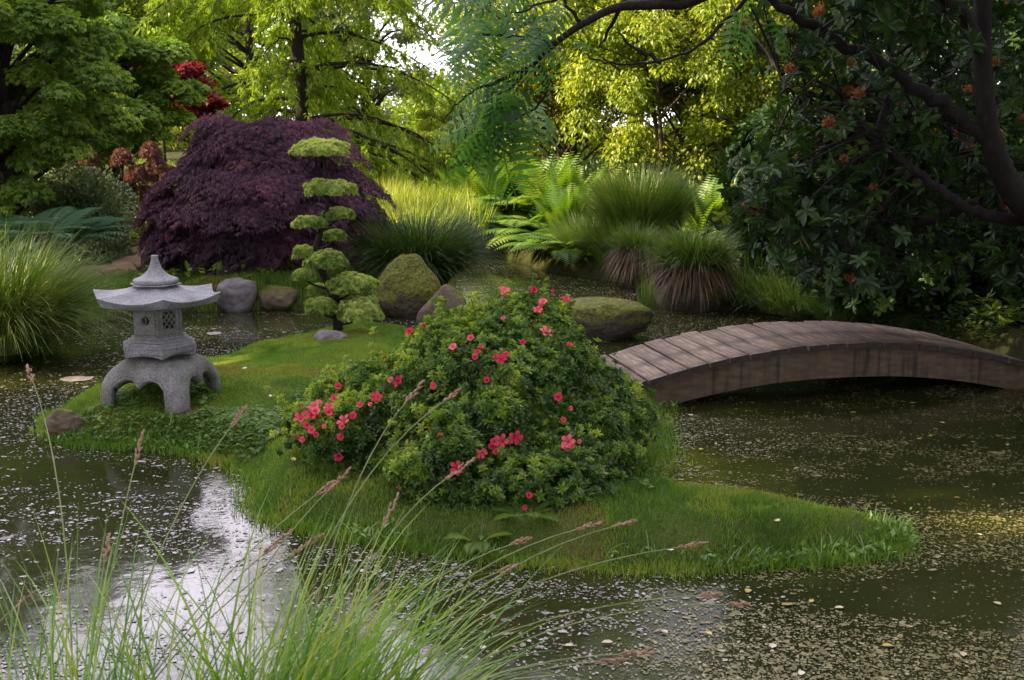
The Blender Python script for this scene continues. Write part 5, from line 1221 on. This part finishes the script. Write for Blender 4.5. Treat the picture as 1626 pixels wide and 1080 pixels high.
# dark rhododendrons on the right bank behind the bridge
def rosshrub(x, Y, lobes, n, label, size=.13):
    return blob('rhododendron_shrub', gb(x, Y), lobes, 'rhodo', n, size, label, 'shrub', tpl=ROS_R, stems=20, bark='bark')
rosshrub(1560, 10.8, [((0, 0, .8), (1.0, .7, .8)), ((-.9, .1, .6), (.7, .6, .6)), ((1, 0, .9), (.9, .7, .9))], 1800, 'dark glossy rhododendron shrub on the right bank behind the bridge')
rosshrub(1420, 12.8, [((0, 0, .8), (1.1, .7, .85)), ((-1.1, 0, .5), (.7, .6, .5))], 1800, 'dark rhododendron shrub deep behind the hanging branches')
rosshrub(1640, 13.6, [((0, 0, 1.6), (1.4, .9, 1.6)), ((-1.3, .2, 1.3), (1.2, .9, 1.3))], 2600, 'tall dark rhododendron behind the right trunk')
rosshrub(1260, 15.6, [((0, 0, 1.0), (1.0, .8, 1.0)), ((1.1, 0, 1.2), (1.1, .9, 1.2))], 2400, 'mid height rhododendron behind the round tussock')
blob('shrub', gb(1520, 9.9), [((0, 0, .12), (1.0, .5, .2)), ((-1.0, .2, .1), (.7, .4, .18)), ((1, -.2, .15), (.8, .5, .2))], 'dark_green', 9000, .05, 'dark creeping ground plant behind the bridge deck', 'ground plant', trunk=False)

# ================================================================== COMPOUND LEAF BRANCH TREE
CYD = 7.4
sb = np.array([5.6, 6.6, .4]); t = empty('sumac_tree', sb, 'overhanging tree with long blue green compound leaves hanging at the top centre', 'tree')
def cpnt(x, y, Y=CYD): return pd(x, y, Y) - sb
mt = MB(); mb = MB()
main = spline([[0, 0, -.2], [-.3, 0, 1.6], [-.8, .1, 2.8], cpnt(1500, -260, 7.0), cpnt(1250, -90, 7.2), cpnt(1105, -2), cpnt(1040, 7), cpnt(980, 12), cpnt(925, 38), cpnt(880, 70), cpnt(845, 105), cpnt(810, 140), cpnt(770, 190)], 6)
mt.tube(main, np.interp(np.arange(len(main)), [0, 20, 32, len(main) - 1], [.14, .07, .035, .006]), 9)
tw = [[cpnt(1230, -60, 7.3), cpnt(1165, 20), cpnt(1100, 78), cpnt(1030, 100), cpnt(960, 98), cpnt(925, 85)], [cpnt(985, 10), cpnt(960, 60, 7.6), cpnt(950, 75, 7.7)], [cpnt(925, 38), cpnt(900, 10), cpnt(880, -30)],
      [cpnt(1100, 0), cpnt(1000, -10), cpnt(900, -5), cpnt(840, 15), cpnt(790, 30)], [cpnt(880, 70), cpnt(820, 60), cpnt(770, 55), cpnt(740, 60)], [cpnt(845, 105), cpnt(790, 130), cpnt(740, 150), cpnt(705, 190)], [cpnt(850, 95), cpnt(870, 130), cpnt(850, 170), cpnt(800, 200)], [cpnt(1050, 100), cpnt(1000, 70), cpnt(980, 50)]]
for P in tw: c = spline(P, 6); c[1:] += rng.normal(0, .006, c[1:].shape); mt.tube(c, np.linspace(.016, .004, len(c)), 6)
fr_px = [(770, 30, 700, 60), (790, 20, 720, -10), (760, 60, 720, 120), (780, 90, 700, 140), (800, 110, 730, 190), (820, 130, 700, 200), (840, 120, 760, 210), (800, 150, 690, 215), (790, 170, 660, 215), (830, 160, 735, 235), (850, 70, 910, 90), (850, 110, 780, 115), (870, 60, 800, 75),
         (790, 40, 850, 100), (760, 50, 700, 95), (780, 200, 700, 250), (830, 170, 830, 215), (820, 150, 870, 200), (740, 20, 790, 80), (880, -10, 800, 20), (900, 10, 830, 60), (760, 10, 740, -40), (840, -20, 760, 10), (800, 80, 730, 110), (850, 90, 890, 150), (860, 20, 780, 40), (775, 130, 715, 165), (750, 100, 690, 130),
         (835, 60, 770, 100), (820, 20, 850, 60), (800, -10, 730, 30), (790, 190, 745, 245),
         (1160, 30, 1230, 90), (1180, 10, 1170, 100), (1200, -20, 1140, 60), (1220, 20, 1280, 100)]
P0 = np.array([cpnt(a, b_, CYD + rng.normal() * .25) for a, b_, c_, d_ in fr_px]); P1 = np.array([cpnt(c_, d_, CYD - .1 + rng.normal() * .3) for a, b_, c_, d_ in fr_px])
q_ = rng.integers(0, 32, 26); P0 = np.concatenate([P0, P0[q_] + rng.normal(0, .09, (26, 3))]); P1 = np.concatenate([P1, P1[q_] + rng.normal(0, .16, (26, 3)) + [0, .25, 0]])
Lf = np.linalg.norm(P1 - P0, axis=1) * .95; nn = unit(np.tile([0, -.55, 1.0], (len(P0), 1)) + rng.normal(0, .4, (len(P0), 3)))
mb.scatter(COMPOUND, P0, unit(P1 - P0), nn, Lf * 1.1)
mb.build('foliage', M['blue_green'], t)
m = 160; ii = rng.integers(0, len(main) - 12, m) + 6; P = main[np.minimum(ii, 30)] + rng.normal(0, .5, (m, 3)) + [0, 0, .7]
mb = MB(); 
m = 220; P = np.stack([rng.uniform(-.2, 5, m), rng.uniform(5.5, 8.5, m), rng.uniform(3.6, 6.2, m)], 1) - sb; mb.scatter(COMPOUND, P, unit(rdir(m) * [1, 1, .4] + [0, 0, -.3]), unit(rdir(m) * .3 + [0, 0, 1]), .5)
mb.build('upper_foliage', M['blue_green'], t)
for k in range(14): q = P[k * 9]; j = rng.integers(12, 28); mt.tube(bez(main[j], (main[j] + q) / 2 + [0, 0, .3], q, 8), np.linspace(.03, .008, 8), 6)
mt.build('trunk', M['bark'], t)
print('polys', sum(len(m.polygons) for m in bpy.data.meshes))
